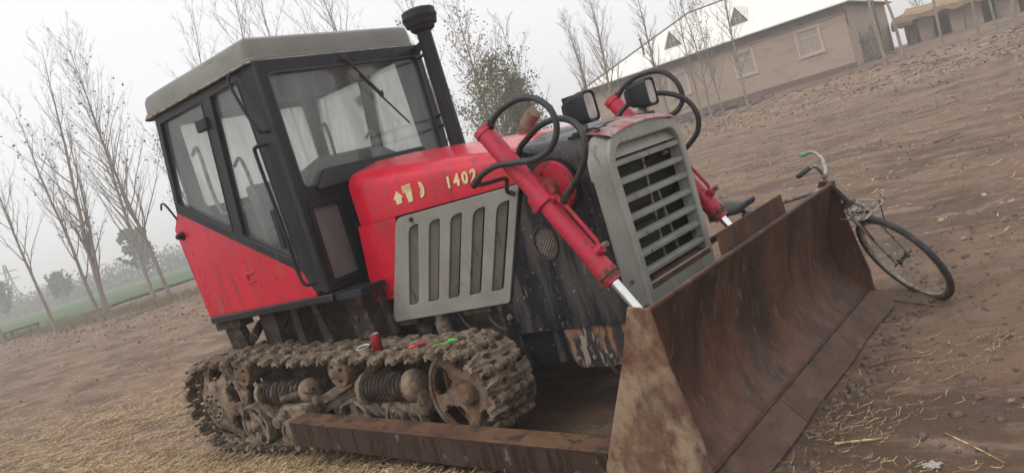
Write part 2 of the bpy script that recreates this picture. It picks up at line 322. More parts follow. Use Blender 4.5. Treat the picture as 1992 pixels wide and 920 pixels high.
gx=grid_axis(-420,400,-2.0,.045,6.0,1.022); gy=grid_axis(-200,420,.5,.045,6.0,1.022)
GX,GY=np.meshgrid(gx,gy,indexing='ij'); GZ=gh(GX,GY); nx,ny=GX.shape
me=bpy.data.meshes.new('ground'); vs=np.stack([GX.ravel(),GY.ravel(),GZ.ravel()],1)
ii,jj=np.meshgrid(np.arange(nx-1),np.arange(ny-1),indexing='ij'); a=(ii*ny+jj).ravel(); q=np.stack([a,a+ny,a+ny+1,a+1],1)
def npmesh(name,vs,q,mat,smooth=True):
    me=bpy.data.meshes.new(name); k=q.shape[1]; me.vertices.add(len(vs)); me.vertices.foreach_set('co',vs.astype(np.float32).ravel())
    me.loops.add(q.size); me.loops.foreach_set('vertex_index',q.astype(np.int32).ravel()); me.polygons.add(len(q))
    me.polygons.foreach_set('loop_start',np.arange(0,q.size,k,dtype=np.int32)); me.update(calc_edges=True); me.validate()
    me.materials.append(mat)
    if smooth: me.shade_smooth()
    return me
def ground_mat():
    m=bpy.data.materials.new('damp_earth'); m.use_nodes=True; t=m.node_tree;N=t.nodes;L=t.links;p=N['Principled BSDF']
    tc=N.new('ShaderNodeTexCoord')
    def noi(s,d=8,r=.6,rot=0,dist=0):
        mp=N.new('ShaderNodeMapping'); L.new(tc.outputs['Object'],mp.inputs[0]); mp.inputs['Scale'].default_value=s if isinstance(s,tuple) else (s,)*3; mp.inputs['Rotation'].default_value=(0,0,rot)
        n=N.new('ShaderNodeTexNoise'); n.inputs['Scale'].default_value=1; n.inputs['Detail'].default_value=d; n.inputs['Roughness'].default_value=r; n.inputs['Distortion'].default_value=dist; L.new(mp.outputs[0],n.inputs[0]); return n.outputs[0]
    def mr(s,a,b,c=0,d=1):
        r=N.new('ShaderNodeMapRange'); r.interpolation_type='SMOOTHSTEP'; r.inputs[1].default_value=a; r.inputs[2].default_value=b; r.inputs[3].default_value=c; r.inputs[4].default_value=d; L.new(s,r.inputs[0]); return r.outputs[0]
    def mul(a,b):
        x=N.new('ShaderNodeMath'); x.operation='MULTIPLY'; L.new(a,x.inputs[0]); L.new(b,x.inputs[1]); return x.outputs[0]
    def mix(f,a,b):
        x=N.new('ShaderNodeMix'); x.data_type='RGBA'; L.new(f,x.inputs[0])
        for s,i in ((a,6),(b,7)):
            if isinstance(s,tuple): x.inputs[i].default_value=(*s,1)
            else: L.new(s,x.inputs[i])
        return x.outputs[2]
    c=mix(mr(noi((.5,.9,1),8,.6,.3),.42,.58),(.215,.132,.084),(.120,.073,.047))
    c=mix(mr(noi((1.2,4.2,1),8,.65,.3),.50,.68),c,(.285,.195,.13))
    c=mix(mr(noi(7,10,.7),.50,.68),c,(.115,.08,.06))
    c=mix(mr(noi(30,6,.7),.58,.75),c,(.30,.22,.16))
    c=mix(mr(noi(55,4,.6),.60,.66),c,(.09,.062,.047))
    sp=N.new('ShaderNodeSeparateXYZ'); L.new(tc.outputs['Object'],sp.inputs[0])
    # straw-littered earth behind and left of the machine, leaf strip on the bank
    f1=mul(mul(mr(sp.outputs['X'],-13,-4.2,1,0),mr(sp.outputs['Y'],-8,6,1,.15)),mr(noi((.5,1.3,1),8,.7,.3),.46,.66))
    c=mix(f1,c,(.36,.225,.11))
    f2=mul(mul(mr(sp.outputs['Y'],23,26.5),mr(sp.outputs['Y'],30.5,33,1,0)),mr(noi(2.5,8,.7),.45,.68)); c=mix(f2,c,(.33,.24,.16))
    L.new(c,p.inputs['Base Color'])
    L.new(mr(noi(2.2,6),.35,.65,.6,.92),p.inputs['Roughness']); p.inputs['Specular IOR Level'].default_value=.3
    b=N.new('ShaderNodeBump'); b.inputs['Strength'].default_value=.9; b.inputs['Distance'].default_value=.03; L.new(noi(20,12,.72),b.inputs['Height'])
    b2=N.new('ShaderNodeBump'); b2.inputs['Strength'].default_value=.5; b2.inputs['Distance'].default_value=.06; L.new(noi((2,6,1),8,.65,.3),b2.inputs['Height']); L.new(b2.outputs[0],b.inputs['Normal']); L.new(b.outputs[0],p.inputs['Normal'])
    return m
o=link('ground',npmesh('ground',vs,q,ground_mat()),(0,0,0)); o['kind']='structure'
# the field beyond the trees: a sheet lying on the earth
fu,fv=70,30; ff=[];fq=[]
for i in range(fu+1):
    for j in range(fv+1):
        u,v=i/fu,j/fv; x=-51-150*v+3*math.sin(u*9)*(1-v); y=-60+210*u
        ff.append((x,y,float(gh(x,y))+.12+.04*random.random()))
for i in range(fu):
    for j in range(fv): a=i*(fv+1)+j; fq.append((a,a+1,a+fv+2,a+fv+1))
o=link('field',npmesh('field',np.array(ff),np.array(fq),M['field']),(0,0,0)); o['kind']='structure'
# ================================================================ the crawler tractor
T=empty('crawler_tractor',(-3,0,0),'red and grey crawler bulldozer with tall glass cab and wide rusty blade','bulldozer')
def B(name,fn,mat,parent=T,**k):
    mb=MB(); fn(mb); return mb.build(name,M[mat] if isinstance(mat,str) else mat,parent,**k)
def box(name,a,b,mat,parent=T,bevel=.004,**k): return MB().box(a,b).build(name,M[mat],parent,bevel=bevel,**k)
def bolt(parent,p,ax,r=.011,h=.012,mat='mudd'):
    return MB().lathe(p,ax,[(0,r),(h,r),(h,r*.6),(h*1.7,r*.55)],8).build('bolt',M[mat],parent)
# ---- cab
sideO=[(-4.60,2.645),(-3.255,2.645),(-3.215,1.11),(-3.36,1.11),(-3.425,1.255),(-4.735,1.925)]
winR=rp([(-4.555,2.585),(-3.945,2.585),(-4.075,1.655),(-4.685,1.972)],.03); winF=rp([(-3.825,2.585),(-3.475,2.59),(-3.43,1.325),(-3.975,1.60)],.03)
fr=None
for s in (-1,1):
    y=.735*s
    f_=B('side_frame',lambda m:m.plate(sideO,[winR,winF],.05,(0,y,0),X,Z,.006),'frame')
    for k,wn in enumerate((winR,winF)):
        B('side_window',lambda m:m.plate([(a,b) for a,b in wn],[],.005,(0,y-s*.005,0),X,Z),'glass' if s<0 else 'glassf')
    # window rubber beads
    for wn in (winR,winF): MB().tube([(a,y+s*.024,b) for a,b in wn],.007,6,closed=True).build('window_seal',M['rubber'],T)
    # red lower side: rear corner, door, front piece, with open joints between them
    zl=lambda x:1.925-(x+4.735)*(.67/1.31)
    for nm,pl in (('rear_corner_panel',[(-4.745,1.92),(-4.69,zl(-4.69)-.004),(-4.742,1.082),(-4.775,1.082),(-4.86,1.80)]),
                  ('door_panel',[(-4.683,zl(-4.683)-.006),(-4.066,zl(-4.066)-.006),(-4.044,1.082),(-4.735,1.082)]),
                  ('front_side_panel',[(-4.058,zl(-4.058)-.006),(-3.43,zl(-3.43)-.006),(-3.368,1.10),(-3.368,1.082),(-4.036,1.082)])):
        B(nm,lambda m:m.plate(rp(pl,.006,2),[],.04,(0,y-s*.002,0),X,Z,.005),'red')
    for z in (1.335,1.275): B('hinge',lambda m:m.box((-4.12,y+s*.018-.012,z-.006),(-4.0,y+s*.018+.012,z+.006)),'red',bevel=.003)
    B('hinge',lambda m:m.box((-4.115,y+s*.018-.01,1.27),(-4.085,y+s*.018+.016,1.34)),'red',bevel=.003)
    k=B('door_lock',lambda m:m.lathe((-4.78,y+s*.015,1.745),(0,s,0),[(0,.035),(.012,.035),(.014,.022),(.05,.02),(.055,.012)],16),'plastic')
    B('window_latch',lambda m:m.box((-4.075,y+s*.03-.02,2.385),(-3.93,y+s*.03+.02,2.47)),'plastic',bevel=.012)
    B('front_pillar_cover',lambda m:m.hexa([(-3.35,y-.02,1.11),(-3.275,y-.02,1.11),(-3.275,y+s*.018+.018,1.11),(-3.35,y+s*.018+.018,1.11),(-3.40,y-.02,2.63),(-3.30,y-.02,2.63),(-3.30,y+s*.018+.018,2.63),(-3.40,y+s*.018+.018,2.63)]),'frame',bevel=.012)
    # outside rails on the front pillar
    B('grab_rail',lambda m:m.tube(cr([(-3.44,.745*s,2.635),(-3.47,.80*s,2.63),(-3.47,.815*s,2.55),(-3.39,.815*s,2.33),(-3.33,.81*s,2.22),(-3.31,.745*s,2.20)],6),.011,8),'frame')
    B('grab_rail',lambda m:m.tube(cr([(-3.36,.745*s,2.13),(-3.41,.815*s,2.13),(-3.43,.82*s,2.06),(-3.40,.82*s,1.6),(-3.39,.82*s,1.27),(-3.36,.815*s,1.18),(-3.33,.745*s,1.17)],6),.013,8),'frame')
    B('door_handle',lambda m:m.box((-3.54,y+s*.022,1.44),(-3.475,y+s*.055,1.72)),'plastic',bevel=.015)
    B('door_hook',lambda m:m.tube(cr([(-4.78,.745*s,1.86),(-4.80,.79*s,2.0),(-4.84,.80*s,2.02),(-4.87,.80*s,1.98)],5),.008,6),'frame')
box('cab_sill',(-4.77,-.762,1.022),(-3.20,.762,1.078),'black',bevel=.01)
box('cab_floor',(-4.72,-.70,1.08),(-3.28,.70,1.13),'dark')
# front face with windshield and the two low windows beside the hood
ws=rp([(-.695,1.785),(.695,1.785),(.700,2.555),(-.700,2.555)],.045)
lw=lambda s:rp([(s*.70,1.145),(s*.455,1.15),(s*.455,1.655),(s*.695,1.665)],.02)
B('front_frame',lambda m:m.plate([(-.757,1.10),(.757,1.10),(.757,2.64),(-.757,2.64)],[ws,lw(-1),lw(1)],.05,(-3.245,0,0),Y,Z,.006),'frame')
B('windshield',lambda m:m.plate(ws,[],.006,(-3.243,0,0),Y,Z),'glass')
MB().tube([(-3.219,a,b) for a,b in ws],.010,6,closed=True).build('window_seal',M['rubber'],T)
for s in (-1,1):
    B('low_window',lambda m:m.plate(lw(s),[],.006,(-3.243,0,0),Y,Z),'glassd')
    B('window_trim',lambda m:m.plate(rp([(s*.712,1.13),(s*.44,1.135),(s*.44,1.67),(s*.705,1.68)],.02),[rp([(s*.69,1.155),(s*.468,1.16),(s*.468,1.645),(s*.685,1.652)],.015)],.012,(-3.214,0,0),Y,Z,.003),'frame')
box('front_step',(-3.20,-.74,1.02),(-2.93,-.52,1.07),'frame'); box('front_step',(-3.20,.50,1.0),(-2.90,.76,1.075),'dark')
B('windshield_gasket',lambda m:m.plate(rp([(-.60,1.755),(.46,1.79),(.46,1.862),(-.50,1.872)],[.02,.03,.04,.03]),[],.045,(-3.205,0,0),Y,Z,.008),'rubber')
# wiper
wp=B('wiper_arm',lambda m:(m.tube([(-3.205,-.03,2.60),(-3.19,.07,2.46),(-3.19,.20,2.31)],[.010,.008,.006],6),m.lathe((-3.225,-.03,2.60),X,[(0,.022),(.03,.02),(.034,.01)],12)),'rubber')
B('wiper_blade',lambda m:(m.tube([(-3.20,.05,2.47),(-3.20,.40,2.06)],.0065,6),m.box((-3.21,.19,2.29),(-3.185,.215,2.33))),'rubber',wp)
# rear wall
B('rear_frame',lambda m:m.plate([(-.71,1.13),(.71,1.13),(.71,2.64),(-.71,2.64)],[rp([(-.60,1.90),(.60,1.90),(.60,2.56),(-.60,2.56)],.05)],.04,(-4.60,0,0),Y,Z,.004),'frame')
B('rear_window',lambda m:m.plate(rp([(-.61,1.89),(.61,1.89),(.61,2.57),(-.61,2.57)],.05),[],.006,(-4.60,0,0),Y,Z),'glassf')
box('rear_panel',(-4.78,-.70,1.09),(-4.65,.70,1.86),'red')
# roof
def roof(m):
    base=[(-4.73,-.79),(-3.30,-.79),(-3.245,-.72),(-3.245,.72),(-3.30,.79),(-4.73,.79)]
    def ring(ins,z):
        P=[(min(max(x,-4.73+ins),-3.245-ins) if True else x, min(max(y,-.79+ins),.79-ins)) for x,y in base]
        return [(a,b,z) for a,b in rp(P,[.10,.06,.06,.06,.06,.10],5)]
    m.loft([ring(.03,2.650),ring(0,2.652),ring(0,2.672),ring(.012,2.68),ring(.018,2.77),ring(.032,2.80),ring(.07,2.822),ring(.16,2.835),ring(.45,2.85)])
B('cab_roof',roof,'roof',smooth=30)
box('roof_liner',(-4.58,-.70,2.60),(-3.28,.70,2.643),'liner')
B('roof_rim',lambda m:m.tube([(a,b,2.648) for a,b in rp([(-4.73,-.79),(-3.245,-.79),(-3.245,.79),(-4.73,.79)],.09,5)],.009,6,closed=True),'steel')
# interior
B('dashboard',lambda m:m.loft([[(-3.29,-.62,1.20),(-3.29,.28,1.20),(-3.29,.28,1.88),(-3.29,.12,1.965),(-3.29,-.46,1.97),(-3.29,-.62,1.80)],[(-3.62,-.55,1.20),(-3.62,.22,1.20),(-3.60,.22,1.85),(-3.58,.10,1.93),(-3.58,-.40,1.93),(-3.60,-.55,1.78)]]),'dash',bevel=.015)
B('steering_lever',lambda m:m.tube(cr([(-3.75,-.2,1.13),(-3.78,-.2,1.6),(-3.72,-.2,1.75)],5),.012,8),'steel')
B('steering_lever',lambda m:m.tube(cr([(-3.75,.05,1.13),(-3.78,.05,1.6),(-3.72,.05,1.75)],5),.012,8),'steel')
st=B('driver_seat',lambda m:m.box((-4.45,-.28,1.45),(-3.98,.28,1.58)),'ygrease',bevel=.04)
B('seat_back',lambda m:m.hexa([(-4.50,-.26,1.58),(-4.38,-.26,1.58),(-4.38,.26,1.58),(-4.50,.26,1.58),(-4.58,-.24,1.98),(-4.50,-.24,1.98),(-4.50,.24,1.98),(-4.58,.24,1.98)]),'ygrease',st,bevel=.03)
B('seat_base',lambda m:m.box((-4.40,-.2,1.13),(-4.05,.2,1.45)),'dark',st)
for s in (-1,1):
    B('inner_rail',lambda m:m.tube(cr([(-4.50,.62*s,2.30),(-4.42,.62*s,2.34),(-4.40,.62*s,2.25),(-4.40,.62*s,2.0),(-4.36,.62*s,1.83),(-4.28,.62*s,1.80),(-4.0,.62*s,1.80)],6),.014,8),'steel')
    B('inner_rail',lambda m:m.tube(cr([(-3.98,.64*s,2.10),(-3.90,.64*s,2.14),(-3.86,.64*s,2.05),(-3.84,.64*s,1.80)],6),.013,8),'steel')
# ---- hood
def hoodtop(x): return float(np.interp(x,[-3.06,-2.78,-2.13,-1.6,-1.12],[1.845,1.81,1.735,1.675,1.62]))
def hood_ring(x,z0,hw=.5,shrink=0,n=5):
    zt=hoodtop(x)-shrink; h=hw-shrink; r=.11; P=[(h,z0)]
    for k in range(n+1): a=PI/2*k/n; P.append((h-r+r*math.cos(a),zt-.045-r+r*math.sin(a)))
    P+= [(.18,zt-.008),(-.18,zt-.008)]
    for k in range(n+1): a=PI/2*(1-k/n); P.append((-(h-r+r*math.cos(a)),zt-.045-r+r*math.sin(a)))
    P.append((-h,z0)); return [(x,a,b) for a,b in P]
def loft_shell(m,rings,t=.012):
    """open shell of section rings with thickness"""
    m.loft([r_+[(p[0],p[1]*.972,p[2]-(.014 if abs(p[1])<.49 else 0)) for p in r_[::-1]] for r_ in rings])
xs=[-3.03,-2.9,-2.6,-2.3,-2.0,-1.75,-1.615]
def hoodred(m):
    rings=[]
    rings.append(hood_ring(-3.065,1.443,.455,.035)); rings.append(hood_ring(-3.052,1.443,.485,.012)); rings.append(hood_ring(-3.03,1.443,.498,.002))
    for x in xs[1:]: rings.append(hood_ring(x,1.443))
    loft_shell(m,rings)
B('hood',hoodred,'red',smooth=50)
def hoodblk(m): loft_shell(m,[hood_ring(x,1.375) for x in (-1.609,-1.45,-1.3,-1.19)])
B('front_hood',hoodblk,'blackhood',smooth=50)
B('hood_back',lambda m:m.plate([(-.45,1.1),(.45,1.1),(.45,1.70),(.3,1.78),(-.3,1.78),(-.45,1.70)],[],.02,(-3.055,0,0),Y,Z),'dark')
for s in (-1,1):
    y=s*.49
    B('red_side_panel',lambda m:m.plate([(-3.055,1.437),(-2.685,1.437),(-2.905,.93),(-3.13,.93),(-3.125,.96)],[],.018,(0,y,0),X,Z,.004),'red')
    # grey louvred panel: a leaning parallelogram with five rounded slots
    outer=rp([(-2.665,1.428),(-1.645,1.432),(-1.955,.79),(-2.985,.775)],[.05,.015,.02,.03])
    sl=[]
    for k in range(5):
        xt=-2.535+k*.187; xb=-2.795+k*.1815; wd=.105 if k else .10
        sl.append(rp([(xt-.045,1.362),(xt+wd-.045,1.368),(xb+wd,.868),(xb,.862)],[.055,.02,.03,.02]))
    gp=B('louvred_side_panel',lambda m:m.plate(outer,sl,.016,(0,s*.505,0),X,Z,.004),'grey')
    for k in range(5):   # pressed vanes slanting inward behind each slot
        xt=-2.535+k*.187; xb=-2.795+k*.1815
        B('vane',lambda m:m.hexa([(xb-.008,s*.498,.862),(xb+.040,s*.462,.862),(xb+.040,s*.459,.862),(xb-.008,s*.494,.862),(xt-.050,s*.498,1.36),(xt+.000,s*.462,1.36),(xt+.000,s*.459,1.36),(xt-.050,s*.494,1.36)]),'grey',gp)
    for p in ((-2.53,1.40),(-1.70,1.40)): bolt(gp,(p[0],s*.513,p[1]),(0,s,0),.014,.012)
    for p in ((-3.03,1.60),(-3.055,1.46),(-3.09,.965),(-2.93,.965)): bolt(T,(p[0],s*.499,p[1]),(0,s,0),.009,.006,'dark')
    # black side of the radiator housing
    B('radiator_side_panel',lambda m:m.plate([(-1.64,1.370),(-1.175,1.370),(-1.19,.592),(-2.045,.592),(-2.035,.77),(-1.945,.77)],[rp([(-1.585+.072*math.cos(a*PI/9)-.012*math.sin(a*PI/9),1.088+.088*math.sin(a*PI/9)) for a in range(18)],0)],.02,(0,y,0),X,Z,.003),'blackhood')
    v=B('vent_ring',lambda m:m.plate([(-1.585+.085*math.cos(a*PI/12),1.088+.10*math.sin(a*PI/12)) for a in range(24)],[[(-1.585+.070*math.cos(a*PI/12),1.088+.085*math.sin(a*PI/12)) for a in range(24)]],.012,(0,s*.504,0),X,Z,.002),'dark')
    def mesh_(m):
        for k in range(-7,8):
            for sg in (-1,1):
                # slanted wires clipped to the oval
                pts=[]
                for i in range(-20,21):
                    x=k*.021+sg*i*.0042*.9; z=i*.0044*1.0
                    if (x/.072)**2+(z/.087)**2<1: pts.append((-1.585+x,s*.497,1.088+z))
                if len(pts)>1: m.tube([pts[0],pts[-1]],.0019,4)
    B('wire_mesh',mesh_,'zinc',v,smooth=0)
# lettering and emblem
def textmesh(body,size,O,U,Vv,mat,parent,t=.004,shear=.25,off=.004):
    cu=bpy.data.curves.new('t','FONT'); cu.body=body; cu.size=size; cu.extrude=t; cu.offset=off; cu.shear=shear; cu.space_character=1.25
    ob=bpy.data.objects.new('t',cu); me=bpy.data.meshes.new_from_object(ob); m=MB(); O=V3(O);U=V3(U);Vv=V3(Vv);W=U.cross(Vv)
    m.add([O+U*p.co.x+Vv*p.co.y+W*p.co.z for p in me.vertices],[tuple(p.vertices) for p in me.polygons]); bpy.data.objects.remove(ob)
    return m
for i,ch in enumerate('1402'):
    m=textmesh(ch,.092,(-2.172+i*.0675,-.503,1.522),X,(0,0,1),None,None,shear=.12); m.build('numeral',M['gold'],T,smooth=0)
B('emblem',lambda m:m.plate([(-2.642,1.545),(-2.597,1.592),(-2.552,1.548),(-2.568,1.546),(-2.572,1.515),(-2.625,1.512),(-2.622,1.546)],[],.006,(0,-.503,0),X,Z,.001),'gold')
def emb2(m):
    for k in range(3): m.plate([(-2.542,1.610-k*.015),(-2.462,1.616-k*.015),(-2.462,1.606-k*.015),(-2.542,1.600-k*.015)],[],.006,(0,-.503,0),X,Z)
    m.plate([(-2.522,1.566),(-2.464,1.572),(-2.474,1.508),(-2.515,1.505)],[],.006,(0,-.503,0),X,Z,.001)
B('emblem',emb2,'gold')
def emb3(m):
    o=(-2.392,1.562)
    for r1,r2 in ((.050,.030),(.024,.012)):
        A=[(o[0]+r1*.75*math.cos(R(a)),o[1]+r1*math.sin(R(a))) for a in range(-110,81,19)]; Bq=[(o[0]+r2*.75*math.cos(R(a)),o[1]+r2*math.sin(R(a))) for a in range(80,-111,-19)]
        m.plate(A+Bq,[],.006,(0,-.503,0),X,Z)
B('emblem',emb3,'gold')
# ---- grille and radiator housing
gz0=.635
gout=rp([(-.40,gz0),(.40,gz0),(.425,1.44),(.36,1.53),(.12,1.575),(-.12,1.575),(-.36,1.53),(-.425,1.44)],[.01,.01,.05,.07,.2,.2,.07,.05],5)
ghol=rp([(-.372,.735),(.372,.735),(.388,1.43),(.32,1.50),(-.32,1.50),(-.388,1.43)],[.02,.02,.06,.08,.08,.06],5)
gr=B('grille_surround',lambda m:m.plate(gout,[ghol],.028,(-1.10,0,0),Y,Z,.010),'greyf')
# cheeks and cowl: loft from bezel edge back to the hood section
gb=rp([(-.485,gz0),(.485,gz0),(.502,1.44),(.42,1.565),(.14,1.605),(-.14,1.605),(-.42,1.565),(-.502,1.44)],[.01,.01,.06,.09,.2,.2,.09,.06],5)
def cheeks(m):
    n=len(gout); a=[(-1.100,y_,z_) for y_,z_ in gout]; mid=[(-1.112,(p[0]*1.02),p[1]+(.006 if p[1]>1 else 0)) for p in gout]; b=[(-1.165,y_,z_) for y_,z_ in gb]; c=[(-1.185,y_,z_) for y_,z_ in gb]
    for A_,B_ in ((a,mid),(mid,b),(b,c)):
        for i in range(n):
            j=(i+1)%n
            if A_[i][2]<.66 and A_[j][2]<.66: continue
            m.add([A_[i],A_[j],B_[j],B_[i]],[(0,1,2,3)])
ck=B('grille_cheek',cheeks,'greyf',gr,smooth=45)
B('cowl_top',lambda m:m.loft([[(-1.075+dx*0,y_,1.5795-abs(y_)**2*.26) for y_ in np.linspace(-.37,.37,14)]+[(-1.075,y_,1.572-abs(y_)**2*.26) for y_ in np.linspace(.37,-.37,14)] if dx==0 else [(-1.075-dx,y_*(1+dx*.7),1.5815+dx*.32-abs(y_)**2*.22) for y_ in np.linspace(-.37,.37,14)]+[(-1.075-dx,y_*(1+dx*.7),1.574+dx*.32-abs(y_)**2*.22) for y_ in np.linspace(.37,-.37,14)] for dx in (0,.03,.09,.14)]),'cowl',gr,smooth=50)
# recess walls
def recess(m):
    n=len(ghol)
    for i in range(n):
        j=(i+1)%n; p,q_=ghol[i],ghol[j]; m.add([(-1.095,p[0],p[1]),(-1.095,q_[0],q_[1]),(-1.17,q_[0]*.97,q_[1]-.004),(-1.17,p[0]*.97,p[1]-.004)],[(0,1,2,3)])
B('recess',recess,'greyf',gr)
B('upper_plate',lambda m:m.hexa([(-1.115,-.378,1.425),(-1.12,-.378,1.425),(-1.12,.378,1.425),(-1.115,.378,1.425),(-1.145,-.32,1.497),(-1.15,-.32,1.497),(-1.15,.32,1.497),(-1.145,.32,1.497)]),'greyf',gr)
for k in range(7):
    z=1.395-k*.0995
    B('slat',lambda m:m.loft([[(-1.104,y_,z-.014),(-1.100,y_,z+.010),(-1.148,y_,z+.020),(-1.152,y_,z+.016),(-1.108,y_,z+.004),(-1.109,y_,z-.014)] for y_ in (-.374,.374)]),'greyf',gr,bevel=.002)
B('lower_tray',lambda m:m.hexa([(-1.085,-.372,.712),(-1.085,.372,.712),(-1.17,.36,.735),(-1.17,-.36,.735),(-1.085,-.372,.74),(-1.085,.372,.74),(-1.17,.335,.765),(-1.17,-.335,.765)]),'rusttop',gr)
box('radiator',(-1.34,-.44,.66),(-1.24,.44,1.50),'rad')
B('oil_cooler',lambda m:(m.box((-1.235,-.30,1.13),(-1.195,.02,1.36)),m.box((-1.235,-.26,.80),(-1.195,.06,1.03))),'rad')
B('radiator_brace',lambda m:(m.beam((-1.19,.02,.76),(-1.19,.08,1.45),.02,.01,X),m.beam((-1.19,.2,.76),(-1.19,.14,1.2),.02,.01,X)),'steel')
for k,(y_,z_) in enumerate(((.25,1.36),(-.2,.98))): bolt(gr,(-1.155,y_,z_),X,.013,.02,'steel')
bolt(gr,(-1.14,-.462,.79),(0,-1,0),.012,.008)
# ---- headlights
for s in (-1,1):
    yc=.34*s; zc=1.725
    h=MB()
    def sec(x,sc_,n=0): return [(x,yc+a*sc_,zc+b*sc_*(1 if n==0 else 1)) for a,b in rp([(-.060,-.085),(.060,-.085),(.060,.085),(-.060,.085)],.034,4)]
    h.loft([sec(-1.335,.35),sec(-1.325,.55),sec(-1.285,.80),sec(-1.23,.95),sec(-1.20,1.0),sec(-1.165,1.0),sec(-1.16,.97),sec(-1.16,.86),sec(-1.172,.84)])
    hl=h.build('headlight',M['plastic'],T,smooth=40)
    B('lens',lambda m:m.loft([[(-1.171,yc+a*q_,zc+b*q_) for a,b in rp([(-.046,-.070),(.046,-.070),(.046,.070),(-.046,.070)],.034,4)] for q_ in (1,)]+[[(-1.166,yc+a*q_,zc+b*q_) for a,b in rp([(-.046,-.070),(.046,-.070),(.046,.070),(-.046,.070)],.034,4)] for q_ in (.97,.6)]),'lens',hl)
    def ribs(m):
        for k in range(7): m.box((-1.305,yc-.04+k*.012,zc+.05),(-1.215,yc-.037+k*.012,zc+.079)); 
        for k in range(7): m.box((-1.29,yc-.058,zc-.05+k*.0155),(-1.215,yc-.053,zc-.046+k*.0155)); 
    B('cooling_ribs',ribs,'plastic',hl)
    B('bracket',lambda m:(m.box((-1.265,yc-.03,1.60),(-1.235,yc+.03,1.65)),m.tube([(-1.25,yc,1.62),(-1.25,yc,1.665)],.014,8)),'steel',hl)
    B('mount_block',lambda m:m.box((-1.30,yc-.05,1.555),(-1.20,yc+.05,1.615)),'plastic',hl,bevel=.008)
    if s<0: B('clamp',lambda m:(m.box((-1.24,yc-.02,1.585),(-1.15,yc+.0,1.592)),m.box((-1.24,yc+.03,1.60),(-1.13,yc+.045,1.606)),m.box((-1.30,yc-.09,1.575),(-1.20,yc-.03,1.60))),'plastic',hl)
# ---- exhaust stack, pre-cleaner and the small curved stack
ex=B('exhaust_stack',lambda m:m.lathe((-2.755,.35,1.72),Z,[(0,.062),(.05,.062),(.055,.057),(.90,.052),(.93,.056)],18),'frame')
B('precleaner_cap',lambda m:m.lathe((-2.755,.35,2.61),Z,[(0,.056),(.02,.085),(.045,.092),(.05,.112),(.09,.120),(.10,.126),(.115,.126),(.12,.121),(.15,.121),(.16,.112),(.172,.07),(.175,.0)],28),'plastic',ex)
B('stack_bracket',lambda m:(m.beam((-3.24,.73,2.60),(-2.95,.52,2.58),.03,.05),m.tube([(-2.98,.54,2.59),(-2.80,.38,2.62)],.008,6),m.tube(cr([(-3.22,.70,2.53),(-3.0,.60,2.53),(-2.82,.40,2.50)],5),.011,6)),'frame')
B('stack_bracket',lambda m:(m.tube(cr([(-3.22,.72,2.06),(-3.05,.62,2.07),(-2.80,.40,2.06)],5),.011,6),m.tube(cr([(-3.22,.73,1.99),(-3.0,.6,1.98),(-2.79,.40,1.995)],5),.012,6)),'frame')
B('exhaust_elbow',lambda m:m.tube(cr([(-2.02,.2,1.64),(-2.025,.2,1.71),(-1.985,.2,1.775),(-1.915,.2,1.82)],6),[.052]*6+[.05]*6+[.046]*7,14),M['redr'] if 0 else 'mudr')
B('exhaust_base',lambda m:m.lathe((-2.02,.2,1.65),Z,[(0,.075),(.05,.07),(.06,.055)],16),'redr')
